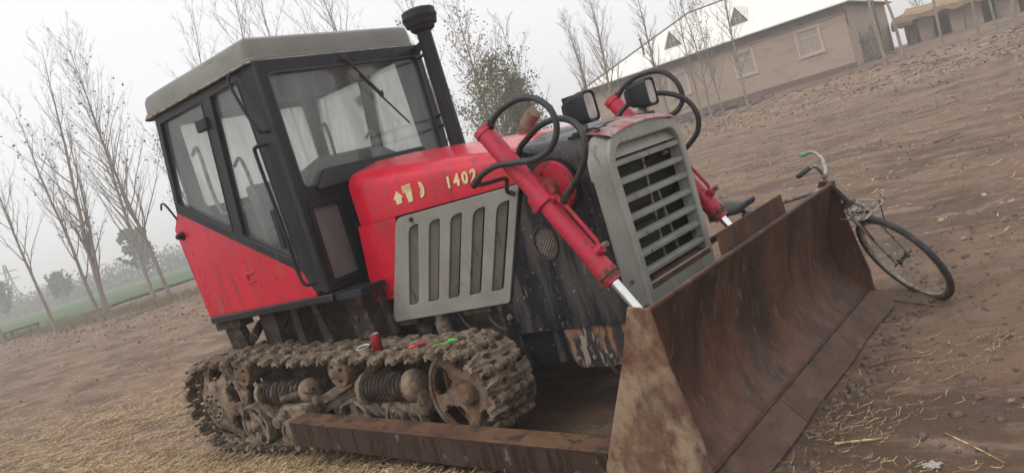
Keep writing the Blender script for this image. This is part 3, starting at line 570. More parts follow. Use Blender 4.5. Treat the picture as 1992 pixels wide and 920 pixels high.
# ---- lift cylinders with drums, yokes, hoses
A_=V3((-1.640,-.676,1.770)); G_=V3((-1.115,-.676,.870))
def mir(p,s): return (p[0],-s*p[1],p[2]) if s>0 else tuple(p)
for s in (-1,1):
    a=V3((A_.x,.676*s,A_.z)); g=V3((G_.x,.676*s,G_.z)); d=(g-a).normalized(); Ln=(g-a).length
    cy=B('lift_cylinder',lambda m:m.lathe(a,d,[(0,.03),(.004,.056),(.035,.058),(.04,.052),(.36,.052),(.362,.050),(Ln-.11,.050),(Ln-.105,.056),(Ln-.03,.056),(Ln-.025,.047),(Ln+.02,.046),(Ln+.025,.02)],24),'redc')
    B('piston_rod',lambda m:m.lathe(g,d,[(-.01,.026),(.26,.026)],18),'chrome',cy)
    yc_=a+d*(.46*Ln/.95)
    B('yoke',lambda m:(m.lathe(yc_-d*.045,d,[(0,.062),(.005,.068),(.08,.068),(.085,.062)],24),m.box((yc_.x-.07,yc_.y-.02*1,yc_.z-.055),(yc_.x-.045,yc_.y+.02,yc_.z-.02))),'redc',cy)
    B('gland',lambda m:(m.lathe(g-d*.05,d,[(0,.060),(.03,.060),(.032,.052),(.055,.052)],8),m.box((g.x-.07,g.y-.02,g.z-.03),(g.x-.03,g.y+.02,g.z+.01))),'redr',cy)
    # bypass pipe alongside the barrel
    side=V3((.075,-.0*s,.043)) 
    pA=a+d*.55; pB=a+d*.90
    off=V3((.062,0,.036))
    B('bypass_pipe',lambda m:(m.tube([pA+off*.8,pA+off*1.15+d*.05,pB+off*1.15-d*.04,pB+off*.8],.011,8),m.lathe(pB+off*.4,off.normalized(),[(0,.03),(.05,.028),(.055,.018)],12),m.lathe(pA+off*.3,off.normalized(),[(0,.024),(.055,.024)],10)),'redc',cy)
    B('pipe_nut',lambda m:m.lathe(pB+off*1.3,V3((1,0,.3)),[(0,.016),(.028,.016)],6),'mudr',cy)
    B('pipe_nut',lambda m:m.lathe(pA+off*1.1-d*.02,V3((-.4,0,.9)),[(0,.018),(.04,.018),(.042,.013),(.08,.013)],8),'redr',cy)
    # trunnion drum on the radiator side
    dr=B('trunnion_drum',lambda m:m.lathe((-1.405,.49*s,1.372),(0,s,0),[(0,.142),(.05,.142),(.052,.135),(.062,.135),(.064,.0)],36),'redc')
    B('drum_rim',lambda m:m.lathe((-1.405,.49*s,1.372),(0,s,0),[(0,.153),(.038,.153),(.038,.141)],36),'black',dr)
    B('trunnion_pin',lambda m:(m.lathe((-1.41,.55*s,1.375),(0,s,0),[(0,.058),(.04,.052),(.05,.040),(.10,.036),(.13,.033)],20)),'redr',dr)
    bolt(dr,(-1.44,.553*s,1.46),(0,s,0),.012,.01,'redr'); bolt(dr,(-1.345,.553*s,1.30),(0,s,0),.012,.01,'redr')
    hz=lambda P:[ (x,(y_ if s<0 else -y_),z) for x,y_,z in P]
    top=a
    if s<0:
        hA=[(-1.60,-.676,1.745),(-1.576,-.676,1.775),(-1.521,-.68,1.815),(-1.428,-.69,1.843),(-1.33,-.70,1.852),(-1.239,-.70,1.828),(-1.164,-.71,1.762),(-1.142,-.72,1.68),(-1.166,-.73,1.61),(-1.229,-.74,1.559),(-1.324,-.745,1.541),(-1.438,-.75,1.555),(-1.549,-.76,1.566),(-1.657,-.76,1.543),(-1.733,-.75,1.507)]
        hB=[(-1.616,-.46,1.58),(-1.56,-.51,1.62),(-1.48,-.54,1.652),(-1.328,-.60,1.697),(-1.188,-.63,1.702),(-1.086,-.66,1.661),(-1.032,-.69,1.59),(-1.038,-.71,1.498),(-1.103,-.71,1.41),(-1.201,-.70,1.337),(-1.235,-.70,1.31)]
        hC=[(-1.735,-.75,1.505),(-1.694,-.74,1.493),(-1.632,-.62,1.489),(-1.651,-.60,1.452),(-1.688,-.56,1.41),(-1.664,-.53,1.39)]
        H_=[hA,hB]; B('hydraulic_pipe',lambda m:m.tube(cr(hC,5),.012,8),'dark',cy)
    else:
        H_=[[(-1.61,.676,1.735),(-1.587,.676,1.765),(-1.506,.68,1.826),(-1.394,.69,1.855),(-1.264,.70,1.84),(-1.183,.71,1.761),(-1.164,.72,1.648),(-1.204,.70,1.579),(-1.272,.66,1.553),(-1.368,.60,1.565),(-1.44,.50,1.57)],
            [(-1.56,.44,1.58),(-1.537,.47,1.608),(-1.491,.52,1.672),(-1.417,.58,1.711),(-1.306,.62,1.714),(-1.208,.66,1.681),(-1.125,.69,1.608),(-1.093,.70,1.506),(-1.126,.70,1.406),(-1.223,.68,1.327),(-1.26,.60,1.29)]]
    for hp in H_:
        c_=cr(hp,8); ho=B('hydraulic_hose',lambda m:m.tube(c_,.0165,10),'rubber',cy,smooth=60)
        for e,f2 in ((c_[0],c_[3]),(c_[-1],c_[-4])):
            dd=(f2-e).normalized(); B('hose_fitting',lambda m:m.lathe(e-dd*.02,dd,[(0,.020),(.03,.020),(.032,.024),(.05,.024),(.052,.019),(.085,.019)],8),'mudd',ho)
# ---- lower front frame
box('front_frame_beam',(-2.02,-.46,.385),(-1.20,.46,.586),'blackhood',bevel=.006)
for s in (-1,1):
    bp=B('bracket_plate',lambda m:m.plate(rp([(-1.655,.582),(-1.195,.582),(-1.23,.40),(-1.36,.352),(-1.62,.355)],[.01,.01,.03,.05,.05]),[],.018,(0,s*.475,0),X,Z,.004),'patch')
    for x in (-1.60,-1.49,-1.38): bolt(bp,(x,s*.484,.41),(0,s,0),.013,.006,'steel')
    B('frame_flange',lambda m:m.box((-2.05,s*.47-.02,.588),(-1.17,s*.47+.03,.604)),'mudd')
    bolt(T,(-1.99,s*.50,.70),(0,s,0),.018,.012,'mudr')
B('tow_hook',lambda m:m.tube(cr([(-1.60,-.1,.36),(-1.52,-.12,.30),(-1.50,-.14,.25),(-1.54,-.15,.21),(-1.60,-.15,.20),(-1.635,-.145,.235),(-1.615,-.14,.275)],6),.020,10),'mudr')
# ---- under the cab and engine
box('chassis_rail',(-4.95,-.40,.36),(-2.05,-.28,.62),'dark'); box('chassis_rail',(-4.95,.28,.36),(-2.05,.40,.62),'dark')
box('gearbox',(-4.85,-.27,.30),(-3.25,.27,.98),'dark',bevel=.03); box('engine',(-3.1,-.26,.55),(-1.5,.26,1.42),'dark',bevel=.03)
B('oil_pan',lambda m:m.hexa([(-3.0,-.18,.30),(-1.6,-.18,.36),(-1.6,.18,.36),(-3.0,.18,.30),(-3.1,-.25,.55),(-1.5,-.25,.55),(-1.5,.25,.55),(-3.1,.25,.55)]),'dark')
B('red_engine_cover',lambda m:m.hexa([(-2.86,-.40,.90),(-2.60,-.40,.90),(-2.60,-.34,.90),(-2.86,-.34,.90),(-2.72,-.40,1.36),(-2.45,-.40,1.36),(-2.45,-.34,1.36),(-2.72,-.34,1.36)]),'redc')
for k,(x,y_) in enumerate(((-2.80,-.42),(-2.62,-.43))): B('filter_bowl',lambda m:m.lathe((x,y_,.60),Z,[(0,.035),(.01,.05),(.12,.052),(.13,.04),(.18,.04)],16),'mudd' if k==0 else 'steel')
B('fuel_hose',lambda m:m.tube(cr([(-2.5,-.40,.80),(-2.42,-.42,.66),(-2.30,-.40,.58),(-2.2,-.3,.55)],6),.014,8),'rubber')
B('fuel_hose',lambda m:m.tube(cr([(-2.2,-.45,.80),(-2.16,-.47,.68),(-2.08,-.46,.62),(-2.05,-.44,.70)],6),.016,8),'rubber')
B('drain_pipe',lambda m:m.tube([(-2.06,-.48,.79),(-2.05,-.48,.60)],.022,10),'mudd')
box('panel_bracket',(-2.35,-.50,.745),(-2.13,-.485,.79),'mudd'); box('panel_bracket',(-2.95,-.50,.735),(-2.78,-.485,.775),'mudd')
for s in (-1,1):
    # cab mounts, gusset and slotted bracket seen above the track
    B('cab_gusset',lambda m:m.hexa([(-3.62,s*.62,.70),(-3.52,s*.62,.70),(-3.52,s*.60,.70),(-3.62,s*.60,.70),(-3.66,s*.62,1.01),(-3.60,s*.62,1.01),(-3.60,s*.60,1.01),(-3.66,s*.60,1.01)]),'mudd')
    B('slotted_bracket',lambda m:m.plate(rp([(-3.28,.72),(-3.08,.70),(-3.12,1.0),(-3.30,1.0)],.02),[rp([(-3.215,.83),(-3.185,.83),(-3.195,.93),(-3.225,.93)],.014)],.02,(0,s*.60,0),X,Z,.003),'mudd')
    B('cab_mount',lambda m:m.box((-4.35,s*.55-.06,.74),(-4.15,s*.55+.06,1.012)),'dark')
    B('cab_mount',lambda m:m.box((-3.98,s*.55-.03,.72),(-3.90,s*.55+.03,1.012)),'dark')
    B('support_post',lambda m:m.beam((-2.98,s*.52,.70),(-3.02,s*.52,1.0),.03,.05),'mudd')
    B('rear_gusset',lambda m:m.hexa([(-4.75,s*.66,.66),(-4.50,s*.66,.66),(-4.50,s*.60,.66),(-4.75,s*.60,.66),(-4.72,s*.70,.99),(-4.52,s*.70,.99),(-4.52,s*.64,.99),(-4.72,s*.64,.99)]),'mudd')
    B('rear_tube',lambda m:m.cyl((-4.62,s*.45,.90),(-4.30,s*.74,.86),.035),'mudd')
    box('rear_bumper',(-4.80,s*.66-.06,.955),(-4.45,s*.66+.06,1.012),'mudd')
    box('track_rail',(-4.60,min(s*.44,s*.56),.30),(-2.45,max(s*.44,s*.56),.60),'mudd',bevel=.01)
    B('cross_tube',lambda m:m.cyl((-3.2 if s<0 else -4.4,-.5,.45),(-3.2 if s<0 else -4.4,.5,.45),.06),'mudd')
B('hanging_hose',lambda m:m.tube(cr([(-4.1,-.5,1.0),(-4.15,-.55,.88),(-4.28,-.56,.80),(-4.4,-.52,.84)],6),.012,8),'rubber')
# ---- blade
prof=[(-.585,.850),(-.605,.80),(-.640,.70),(-.668,.58),(-.680,.46),(-.675,.36),(-.652,.27),(-.612,.19),(-.560,.125),(-.525,.095)]
pc=cr([(a,0,b) for a,b in prof],3)
def bladesurf(u,v):
    k=v*(len(pc)-1); i=min(int(k),len(pc)-2); p=pc[i].lerp(pc[i+1],k-i); y_=-1.262+2.524*u
    w_=.004*mn.noise(Vector((y_*2,p.z*3,0)))+.002*mn.noise(Vector((y_*9,p.z*9,3)))
    return (p.x+w_,y_,p.z)
bl=B('dozer_blade',lambda m:m.sheet(60,27,bladesurf,lambda u,v:(.012,0,0)),'rust',smooth=60)
for s in (-1,1):
    pts=[(-.672,.868),(-.583,.852),(-.566,.617),(-.534,.405),(-.506,.249),(-.508,.10),(-.52,.015),(-1.06,.015),(-1.00,.18),(-.879,.423),(-.766,.648)]
    B('end_plate',lambda m:m.plate(pts,[],.018,(0,s*1.272,0),X,Z,.003),'rustside' if s<0 else 'rust',bl)
for y0,y1 in ((-1.325,-.47),(-.464,.46),(.466,1.325)):   # three bolted edge sections
    def ce(m):
        m.loft([[(-.535,y_,.118),(-.520,y_,.122),(-.418+.006*math.sin(y_*7),y_,.002),(-.432,y_,-.012)] for y_ in np.linspace(y0,y1,12)])
    B('cutting_edge',ce,'ruste',bl,jit=.002,jscale=14)
B('weld_seam',lambda m:m.tube([(-.538,y_,.124+.002*math.sin(y_*40)) for y_ in np.linspace(-1.25,1.25,60)],.006,5),'ruste',bl)
B('top_lip',lambda m:m.box((-.612,-1.262,.838),(-.583,1.262,.853)),'ruste',bl,bevel=.003)
B('spill_guard',lambda m:m.plate([(-.443,.78),(.455,.78),(.443,.955),(-.443,.955)],[],.012,(-.622,0,0),Y,Z,.002),'rust',bl)
B('blade_back_box',lambda m:(m.box((-.80,-1.2,.62),(-.66,1.2,.70)),m.box((-.86,-1.2,.30),(-.70,1.2,.38))),'rust',bl)
for s in (-1,1):
    B('cylinder_lug',lambda m:m.plate(rp([(-1.03,.60),(-.68,.52),(-.68,.74),(-.98,.70)],.03),[],.03,(0,s*.676,0),X,Z,.003),'rust',bl)
    # push arms
    def arm(m):
        m.hexa([(-3.62,s*.955,.175),(-1.0,s*.955,-.03),(-1.0,s*1.10,-.03),(-3.62,s*1.10,.175),(-3.62,s*.955,.338),(-1.0,s*.955,.135),(-1.0,s*1.10,.135),(-3.62,s*1.10,.338)])
    pa=B('push_arm',arm,'rustarm',bl,bevel=.006)
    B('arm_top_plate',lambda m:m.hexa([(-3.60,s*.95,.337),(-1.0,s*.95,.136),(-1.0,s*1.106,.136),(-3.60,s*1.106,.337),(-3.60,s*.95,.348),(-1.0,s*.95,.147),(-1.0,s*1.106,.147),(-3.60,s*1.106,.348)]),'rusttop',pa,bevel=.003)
    B('arm_pivot',lambda m:(m.lathe((-3.66,s*.94,.26),(0,s,0),[(0,.085),(.15,.085),(.152,.06),(.14,.058)],24),m.box((-3.68,min(s*.955,s*1.09),.18),(-3.55,max(s*.955,s*1.09),.34))),'mudr',pa,jit=.006)
    B('pivot_bracket',lambda m:m.hexa([(-3.95,s*.80,.12),(-3.70,s*.80,.12),(-3.66,s*.94,.17),(-3.88,s*.94,.17),(-3.98,s*.72,.39),(-3.64,s*.72,.41),(-3.64,s*.93,.38),(-3.93,s*.93,.37)]),'mud',T,bevel=.02,jit=.012,jscale=9)
    B('pivot_knob',lambda m:m.lathe((-3.90,s*.90,.30),(0,s,0),[(0,.07),(.06,.065),(.08,.045),(.12,.04),(.125,.02)],14),'mud',T,jit=.01,jscale=14)
# ---- running gear
XS,ZS,RC=-4.955,.388,.362; XI,ZI,RCI=-2.225,.355,.302
def _path():
    P=[]
    for x,z in [(p.x,p.z) for p in cr([(XS,0,ZS+RC),(-4.36,0,.760),(-3.8,0,.702),(-3.22,0,.690),(-2.7,0,.650),(XI,0,ZI+RCI)],12)]: P.append((x,z))
    P+=[(XI+RCI*math.sin(a),ZI+RCI*math.cos(a)) for a in [PI*k/40 for k in range(1,41)]]
    P+=[(XS-RC*math.sin(a),ZS-RC*math.cos(a)) for a in [PI*k/40 for k in range(0,40)]]
    return P
PT=_path(); CUM=[0]
for i in range(len(PT)): n_=PT[(i+1)%len(PT)]; CUM.append(CUM[-1]+math.hypot(n_[0]-PT[i][0],n_[1]-PT[i][1]))
def trackpt(t):
    import bisect
    t%=CUM[-1]; i=min(bisect.bisect_right(CUM,t)-1,len(PT)-1); f=(t-CUM[i])/max(1e-9,CUM[i+1]-CUM[i]); a=PT[i];b=PT[(i+1)%len(PT)]; return (a[0]+(b[0]-a[0])*f,a[1]+(b[1]-a[1])*f)
TOT=CUM[-1]; NS=44; PITCH=TOT/NS
def shoe_mesh(seed,s):
    """cast track link: local x along travel, y across the track, z outward; s=+1: outer end at +y"""
    rd=random.Random(seed); ox=rd.random()*50; hw=.195; hl=PITCH*.5
    PER=.128
    def H(u,v):
        x=(u-.5)*2*hl*.98; y=(v-.5)*2*hw; yy=y*s; z=.0
        z+=.015*math.exp(-((x-.012*math.sin(y*12))/.013)**2)*(1-.6*max(0,(abs(yy)-.13)/.06))
        if yy>.085: z+=.017*math.exp(-((x-.034+(yy-.09)*.22)/.007)**2)+.017*math.exp(-((x+.030-(yy-.09)*.22)/.007)**2)-.22*(yy-.085)
        z+=.005*mn.noise(Vector((x*12+ox,y*12,0)))+.002*mn.noise(Vector((x*55+ox,y*55,5)))
        return (x,y,z)
    def mask(u,v):
        x=(u-.5)*2*hl*.98; y=(v-.5)*2*hw; yy=y*s; e=math.sin(y*2*PI/PER+.9)
        if (e<.12 and x>hl*.50) or (e>-.12 and x<-hl*.50): return False
        if (x/.022)**2+((yy-.050)/.034)**2<1 and x>-.012: return False
        if ((x+.026)/.018)**2+((yy+.060)/.032)**2<1: return False
        w_=hl*(1.0-max(0,(yy-.085))*4.8)
        if yy>.085 and abs(x+.004)>w_*.80: return False
        if yy<-.165 and abs(x)>.055: return False
        return True
    m=MB(); m.sheet(24,40,H,lambda u,v:(0,0,.030),mask)
    def eye(x,y0,y1):
        r_=.0265*rd.uniform(.95,1.08); m.tube([(x,y0,-.010),(x,y0+.003,-.010),(x,(y0+y1)/2,-.008),(x,y1-.003,-.010),(x,y1,-.010)],[r_*.7,r_,r_*1.05,r_,r_*.7],12)
    # eyes alternate along both pin lines
    for k in range(-4,5):
        mid=((k+.25)*PER-.9*PER/(2*PI))
        for e_,x_ in ((0,hl*.90),(.5,-hl*.90)):
            c_=mid+e_*PER
            if abs(c_)<.155 and c_*s<.13: eye(x_,c_-.026,c_+.026)
    for yy in (-.05,.05): m.hexa([(-.03,yy-.012,-.06),(.03,yy-.012,-.06),(.03,yy+.012,-.06),(-.03,yy+.012,-.06),(-.05,yy-.016,-.02),(.05,yy-.016,-.02),(.05,yy+.016,-.02),(-.05,yy+.016,-.02)])
    m.tube([(hl*.93,-.19,-.006),(hl*.93,.175,-.006)],.011,7)
    return m.mesh('track_shoe',M['mud'],(0,0,0),smooth=42,jit=.0016,jscale=45)
SH={s:[shoe_mesh(11+k,s) for k in range(3)] for s in (-1,1)}
def place_shoes(s):
    rd=random.Random(5)
    for k in range(NS):
        t=(k+.35)*PITCH; p=trackpt(t-PITCH*.5); q_=trackpt(t+PITCH*.5); c=((p[0]+q_[0])/2,(p[1]+q_[1])/2)
        dx,dz=q_[0]-p[0],q_[1]-p[1]; L_=math.hypot(dx,dz); dx/=L_;dz/=L_; nxn,nzn=-dz,dx  # outward = left of travel on top
        o=bpy.data.objects.new('track_shoe',SH[s][rd.randrange(3)]); col.objects.link(o); o.parent=T
        pos=V3((c[0]+nxn*.006,s*.715,c[1]+nzn*.006)); WL[o]=tuple(pos)
        ex_=V3((dx,0,dz)); ez=V3((nxn,0,nzn)); ey=ez.cross(ex_)
        rt=Matrix((ex_,ey,ez)).transposed().to_4x4()
        rt=rt@Matrix.Rotation(rd.uniform(-.09,.09),4,'Y')@Matrix.Rotation(rd.uniform(-.02,.02),4,'X')
        rt.translation=pos-V3(WL[T]); o.matrix_local=rt
for s in (-1,1): place_shoes(s)
def spoked(m,c,s,ro,ri,hub,nh,y_face,cone,thick=.025,rim=.07,h0=.42,h1=.82,hw=.33,ph=0,teeth=0):
    """dished spoked wheel: polar sheet with windows, rim band, hub"""
    def P(u,v):
        a=u*2*PI; r_=hub+(ro-hub)*v; rr=r_
        if teeth and v>.9: rr=r_+.022*max(-1,min(1,2.2*math.sin(a*teeth)))*(v-.9)/.1
        yy=y_face+cone*(1-(v)**1.3)
        w=.004*mn.noise(Vector((math.cos(a)*6,math.sin(a)*6,v*8)))
        return (c[0]+rr*math.cos(a),s*(yy+w),c[1]+rr*math.sin(a))
    def mask(u,v):
        a=(u*nh+ph)%1.0; d=abs(a-.5)
        if h0<v<h1:
            e=((v-(h0+h1)/2)/((h1-h0)/2)); return not (d<hw*(1-.45*max(0,-e))*(1-.25*e*e) and True)
        return True
    m.sheet(72,14,P,lambda u,v:(0,s*thick,0),mask,closed=True)
    if rim: m.sheet(72,1,lambda u,v:(c[0]+ro*math.cos(u*2*PI),s*(y_face+.012-rim*v),c[1]+ro*math.sin(u*2*PI)),lambda u,v:(.02*math.cos(u*2*PI),0,.02*math.sin(u*2*PI)),closed=True)
for s in (-1,1):
    sp=B('sprocket',lambda m:spoked(m,(XS,ZS),s,.335,0,.12,6,.76,.10,teeth=13,ph=.2,rim=0,h0=.34,h1=.80),'mud',jit=.003)
    B('hub',lambda m:m.lathe((XS,s*.70,ZS),(0,s,0),[(0,.12),(.13,.125),(.15,.125),(.165,.118),(.167,.06),(.155,.05),(.155,0)],36),'mud',sp,jit=.002)
    for k in range(10): a=2*PI*k/10; bolt(sp,(XS+.092*math.cos(a),s*.866,ZS+.092*math.sin(a)),(0,s,0),.010,.010,'mudd')
    B('sprocket',lambda m:spoked(m,(XS,ZS),s,.315,0,.12,6,.60,.02,teeth=13,ph=.2,rim=0,h0=.34,h1=.80),'mudd')
    idl=B('idler_wheel',lambda m:spoked(m,(XI,ZI),s,.285,0,.07,5,.80,-.03,rim=.05,ph=.35,h0=.32,h1=.84,hw=.36),'mudr',jit=.004)
    B('idler_wheel',lambda m:spoked(m,(XI,ZI),s,.285,0,.07,5,.66,.03,rim=.05,ph=.35,h0=.32,h1=.84,hw=.36),'mudr')
    B('hub',lambda m:m.lathe((XI,s*.58,ZI),(0,s,0),[(0,.07),(.22,.07),(.235,.06),(.25,.035),(.25,0)],24),'mudr',idl,jit=.004)
    for x,z in ((-4.38,.635),(-3.24,.575)):
        cr_=B('carrier_roller',lambda m:m.lathe((x,s*.62,z),(0,s,0),[(0,.085),(.18,.088),(.20,.10),(.255,.10),(.262,.093),(.258,.078),(.262,.06),(.28,.03),(.28,0)],28),'mudr',jit=.004)
        for k in range(4): a=2*PI*k/4+.5; bolt(cr_,(x+.055*math.cos(a),s*.885,z+.055*math.sin(a)),(0,s,0),.009,.01)
        B('roller_bracket',lambda m:m.beam((x+.13,s*.60,.52),(x+.02,s*.66,z),.05,.06),'mudd')
    for x in (-4.49,-3.98,-3.26,-2.78):
        rw=B('road_wheel',lambda m:spoked(m,(x,.205),s,.168,0,.045,5,.835,-.01,rim=.07,thick=.018,ph=x,h0=.30,h1=.78,hw=.30),'mud',jit=.003)
        B('hub',lambda m:m.lathe((x,s*.76,.205),(0,s,0),[(0,.05),(.08,.048),(.10,.04),(.115,.028),(.115,0)],16),'mud',rw,jit=.004)
        B('road_wheel',lambda m:m.lathe((x,s*.60,.205),(0,s,0),[(0,.168),(.06,.168)],28),'mudd')
    # sprung carriages
    for x0,x1,z,r_ in ((-4.28,-3.64,.452,.068),(-3.08,-2.57,.440,.080)):
        def coil(m):
            n=11; P=[(x0+.05+(x1-x0-.10)*k/(n*14),s*.82+r_*math.cos(2*PI*k/14),z+r_*math.sin(2*PI*k/14)) for k in range(n*14+1)]; m.tube(P,.0155,7)
        B('coil_spring',coil,'mudd',smooth=70)
        for xe,sg in ((x0+.02,1),(x1-.02,-1)):
            B('spring_seat',lambda m:m.lathe((xe,s*.82,z),(sg,0,0),[(-.045,.03),(-.03,r_*1.05),(.0,r_*1.32),(.035,r_*1.32),(.04,r_*.9)],22),'mud',jit=.006,jscale=14)
            xm=(x0+x1)/2; xw=xm+(-1 if sg>0 else 1)*.24
            B('balance_arm',lambda m:m.loft([[(xe+a*.055,s*.82+b*.055,z-.03) for a,b in ((-1,-1),(1,-1),(1,1),(-1,1))],[(xe+a*.06+(.02*sg),s*.80+b*.06,z-.14) for a,b in ((-1,-1),(1,-1),(1,1),(-1,1))],[(xw+sg*.08+a*.09,s*.77+b*.06,.235) for a,b in ((-1,-1),(1,-1),(1,1),(-1,1))]]),'mud',bevel=.02,jit=.014,jscale=9)
        B('carriage_casting',lambda m:m.loft([[(xm+a*.20,s*.75+b*.06,.20) for a,b in ((-1,-1),(1,-1),(1,1),(-1,1))],[(xm+a*.17,s*.78+b*.075,.30) for a,b in ((-1,-1),(1,-1),(1,1),(-1,1))],[(xm+a*.09,s*.76+b*.06,.40) for a,b in ((-1,-1),(1,-1),(1,1),(-1,1))]]),'mud',bevel=.03,jit=.016,jscale=9)
        B('carriage_pin',lambda m:m.lathe((xm+.02,s*.84,.255),(0,s,0),[(0,.06),(.03,.055),(.032,.04),(.02,.036),(.02,.022),(.045,.02),(.045,0)],18),'mud',jit=.003)
    B('tension_strut',lambda m:(m.beam((-3.80,s*.82,.30),(-3.02,s*.66,.57),.07,.06),m.beam((-3.78,s*.80,.25),(-3.02,s*.62,.50),.02,.05)),'mud',jit=.008,jscale=14,bevel=.006)
    def rod(m):
        p0,p1=V3((-3.93,s*.90,.43)),V3((-3.60,s*.88,.475))
        for k in range(22): q0=p0.lerp(p1,k/22); m.lathe(q0,p1-p0,[(0,.017),(.006,.025),(.012,.017)],8)
        m.cyl(p0,p1,.017)
    B('threaded_rod',rod,'mud',smooth=0)
    # caked mud lumps on the upper run
    def lumps(m):
        rd=random.Random(3+s)
        for k in range(70):
            x=rd.uniform(-4.75,-2.0); y_=s*rd.uniform(.54,.86); r_=rd.uniform(.006,.020); z=float(np.interp(x,[p[0] for p in PT[:60]],[p[1] for p in PT[:60]]))+.012
            n=6; m.lathe((x,y_,z-.008),(rd.uniform(-.3,.3),rd.uniform(-.3,.3),1),[(0,r_),(r_*.5,r_*.85),(r_*rd.uniform(.8,1.2),r_*.3)],n)
    o=B('caked_mud',lumps,'mud',jit=.008,jscale=30,smooth=60); o['kind']='stuff'
# ================================================================ things lying on the track
def cup_can():
    z=.672
    c=empty('soda_can',(-2.865,-.80,z),'dented red soda can standing on the muddy track','soda can')
    MB().lathe((-2.865,-.80,z),(.06,.02,1),[(.0,.022),(.006,.027),(.014,.032),(.098,.032),(.112,.026)],24,cap=False).build('can_body',M['can'],c,jit=.0015,jscale=30)
    lid=MB().lathe((-2.865+.0066,-.80+.002,z+.110),(.06,.02,1),[(-.002,.0262),(.003,.0265),(.004,.0245),(.0,.0235),(.0,0)],24).build('lid',M['alu'],c)
    MB().lathe((-2.851,-.806,z+.1115),(.06,.02,1),[(0,.008),(.002,.007)],10).build('pull_tab',M['alu'],lid)
    c=empty('paper_cup',(-2.955,-.835,z),'squat white paper cup of brown dregs beside the soda can','cup')
    MB().lathe((-2.955,-.835,z-.01),(.05,-.1,1),[(0,.022),(.055,.041),(.058,.0445),(.061,.043),(.058,.039),(.045,.037),(.043,.0)],28).build('cup_wall',M['cupw'],c)
    MB().lathe((-2.9525,-.840,z+.034),(.05,-.1,1),[(0,.036),(.010,.038),(.011,0)],24).build('dregs',M['tea'],c,jit=.002)
    sp=MB(); sp.tube(cr([(-2.50,-.86,z+.012),(-2.46,-.84,z+.022),(-2.42,-.80,z+.026)],5),[.007,.010,.010,.009,.008,.006,.004,.004,.005,.007,.006],8)
    tag(sp.build('plastic_scrap',M['redp'],jit=.005,jscale=40),'bent bright red piece of plastic lying on the track shoes','plastic piece')
    sp=MB(); sp.tube(cr([(-2.29,-.885,z+.010),(-2.25,-.87,z+.018),(-2.20,-.85,z+.018),(-2.17,-.84,z+.026),(-2.13,-.83,z+.022)],4),[.002,.004,.004,.004,.003,.003,.002,.002,.003,.004,.007,.009,.009,.008,.007,.005,.003],7)
    tag(sp.build('plastic_spoon',M['greenp'],jit=.003,jscale=40),'bright green plastic piece on the track above the idler wheel','plastic piece')
    tag(MB().box((-2.70,-.83,z),(-2.665,-.80,z+.018)).build('metal_chip',M['steel'],bevel=.003),'small square grey metal chip on the mud between can and red plastic','metal piece')
cup_can()
# ================================================================ the bicycle
bc=V3((-.313,1.346,.273)); BR=.355
bN=V3((.61,.663,.434)).normalized(); bu=(V3((0,0,1))-bN*bN.z).normalized(); bh=bu.cross(bN).normalized()
if bh.x>0: bh=-bh
bax=(bu*.978+bh*.208).normalized()
bk=empty('bicycle',(-.8,1.4,0),'old roadster bicycle with front rack leaning on the far end of the blade','bicycle')
def wheel(c,N_,name_hub=True):
    N_=N_.normalized(); a=N_.orthogonal().normalized(); b=N_.cross(a); n=48
    ring=lambda r_,off=0:[c+(a*math.cos(2*PI*k/n)+b*math.sin(2*PI*k/n))*r_+N_*off for k in range(n)]
    ty=MB().tube(ring(BR-.019),.0185,10,closed=True).build('tyre',M['tyre'],bk,smooth=70)
    MB().loft([ring(BR-.030,.013),ring(BR-.050,.011),ring(BR-.052,0),ring(BR-.050,-.011),ring(BR-.030,-.013)],cap=False).build('rim',M['steel'],bk,smooth=70)
    hb=MB().lathe(c-N_*.045,N_,[(0,.006),(.005,.022),(.012,.022),(.014,.012),(.076,.012),(.078,.022),(.085,.022),(.09,.006)],16).build('hub',M['mudd'],bk)
    MB().cyl(c-N_*.075,c+N_*.075,.006,n=8).build('axle',M['mudd'],hb)
    for k in range(32):
        t=2*PI*k/32; sg=1 if k%2 else -1; t2=t+(1.15 if k%4<2 else -1.15)
        p=c+(a*math.cos(t)+b*math.sin(t))*(BR-.052); q_=c+(a*math.cos(t2)+b*math.sin(t2))*.019+N_*(.032*sg)
        MB().tube([p,q_],.0014,4,cap=False).build('spoke',M['zinc'],bk)
wheel(bc,bN)
htop=bc+bax*.66; hbot=bc+bax*.47
seatT=V3((-1.20,1.205,.80)); fN=V3((.03,-.0,0))
rc=V3((-1.40,1.43,.325)); rN=V3((.04,.93,.36)).normalized(); bbk=V3((-.985,1.42,.27))
wheel(rc,rN)
P_=lambda nm,path,r_,mat='dark',**k: MB().tube(path,r_,10).build(nm,M[mat],bk,smooth=60,**k)
P_('head_tube',[hbot,htop],.018); P_('top_tube',[htop-bax*.03,seatT-V3((0,0,.04))],.014,'steel'); P_('down_tube',[hbot+bax*.03,bbk],.016)
P_('seat_tube',[bbk,seatT],.015); 
for sg in (-1,1):
    P_('seat_stay',[seatT-V3((0,0,.03)),rc+rN*.055*sg],.008); P_('chain_stay',[bbk+rN*.03*sg,rc+rN*.055*sg],.009)
    # fork blades
    cb=bc+bN*.052*sg; P_('fork_blade',cr([hbot+bN*.03*sg,bc+bax*.38+bN*.050*sg,bc+bax*.16+bN*.052*sg,cb],5),[.013]*8+[.010]*8,'steel')
P_('fork_crown',[hbot-bN*.04,hbot+bN*.04],.014)
P_('seat_post',[seatT,seatT+V3((-.005,-.015,.05))],.012,'steel')
st=htop+bax*.055
hd=MB().tube([htop,st],.012,8); hd.tube([st,st-bh*.05],.012,8); stm=hd.build('stem',M['steel'],bk)
sb=V3((-.632,1.262,.905))
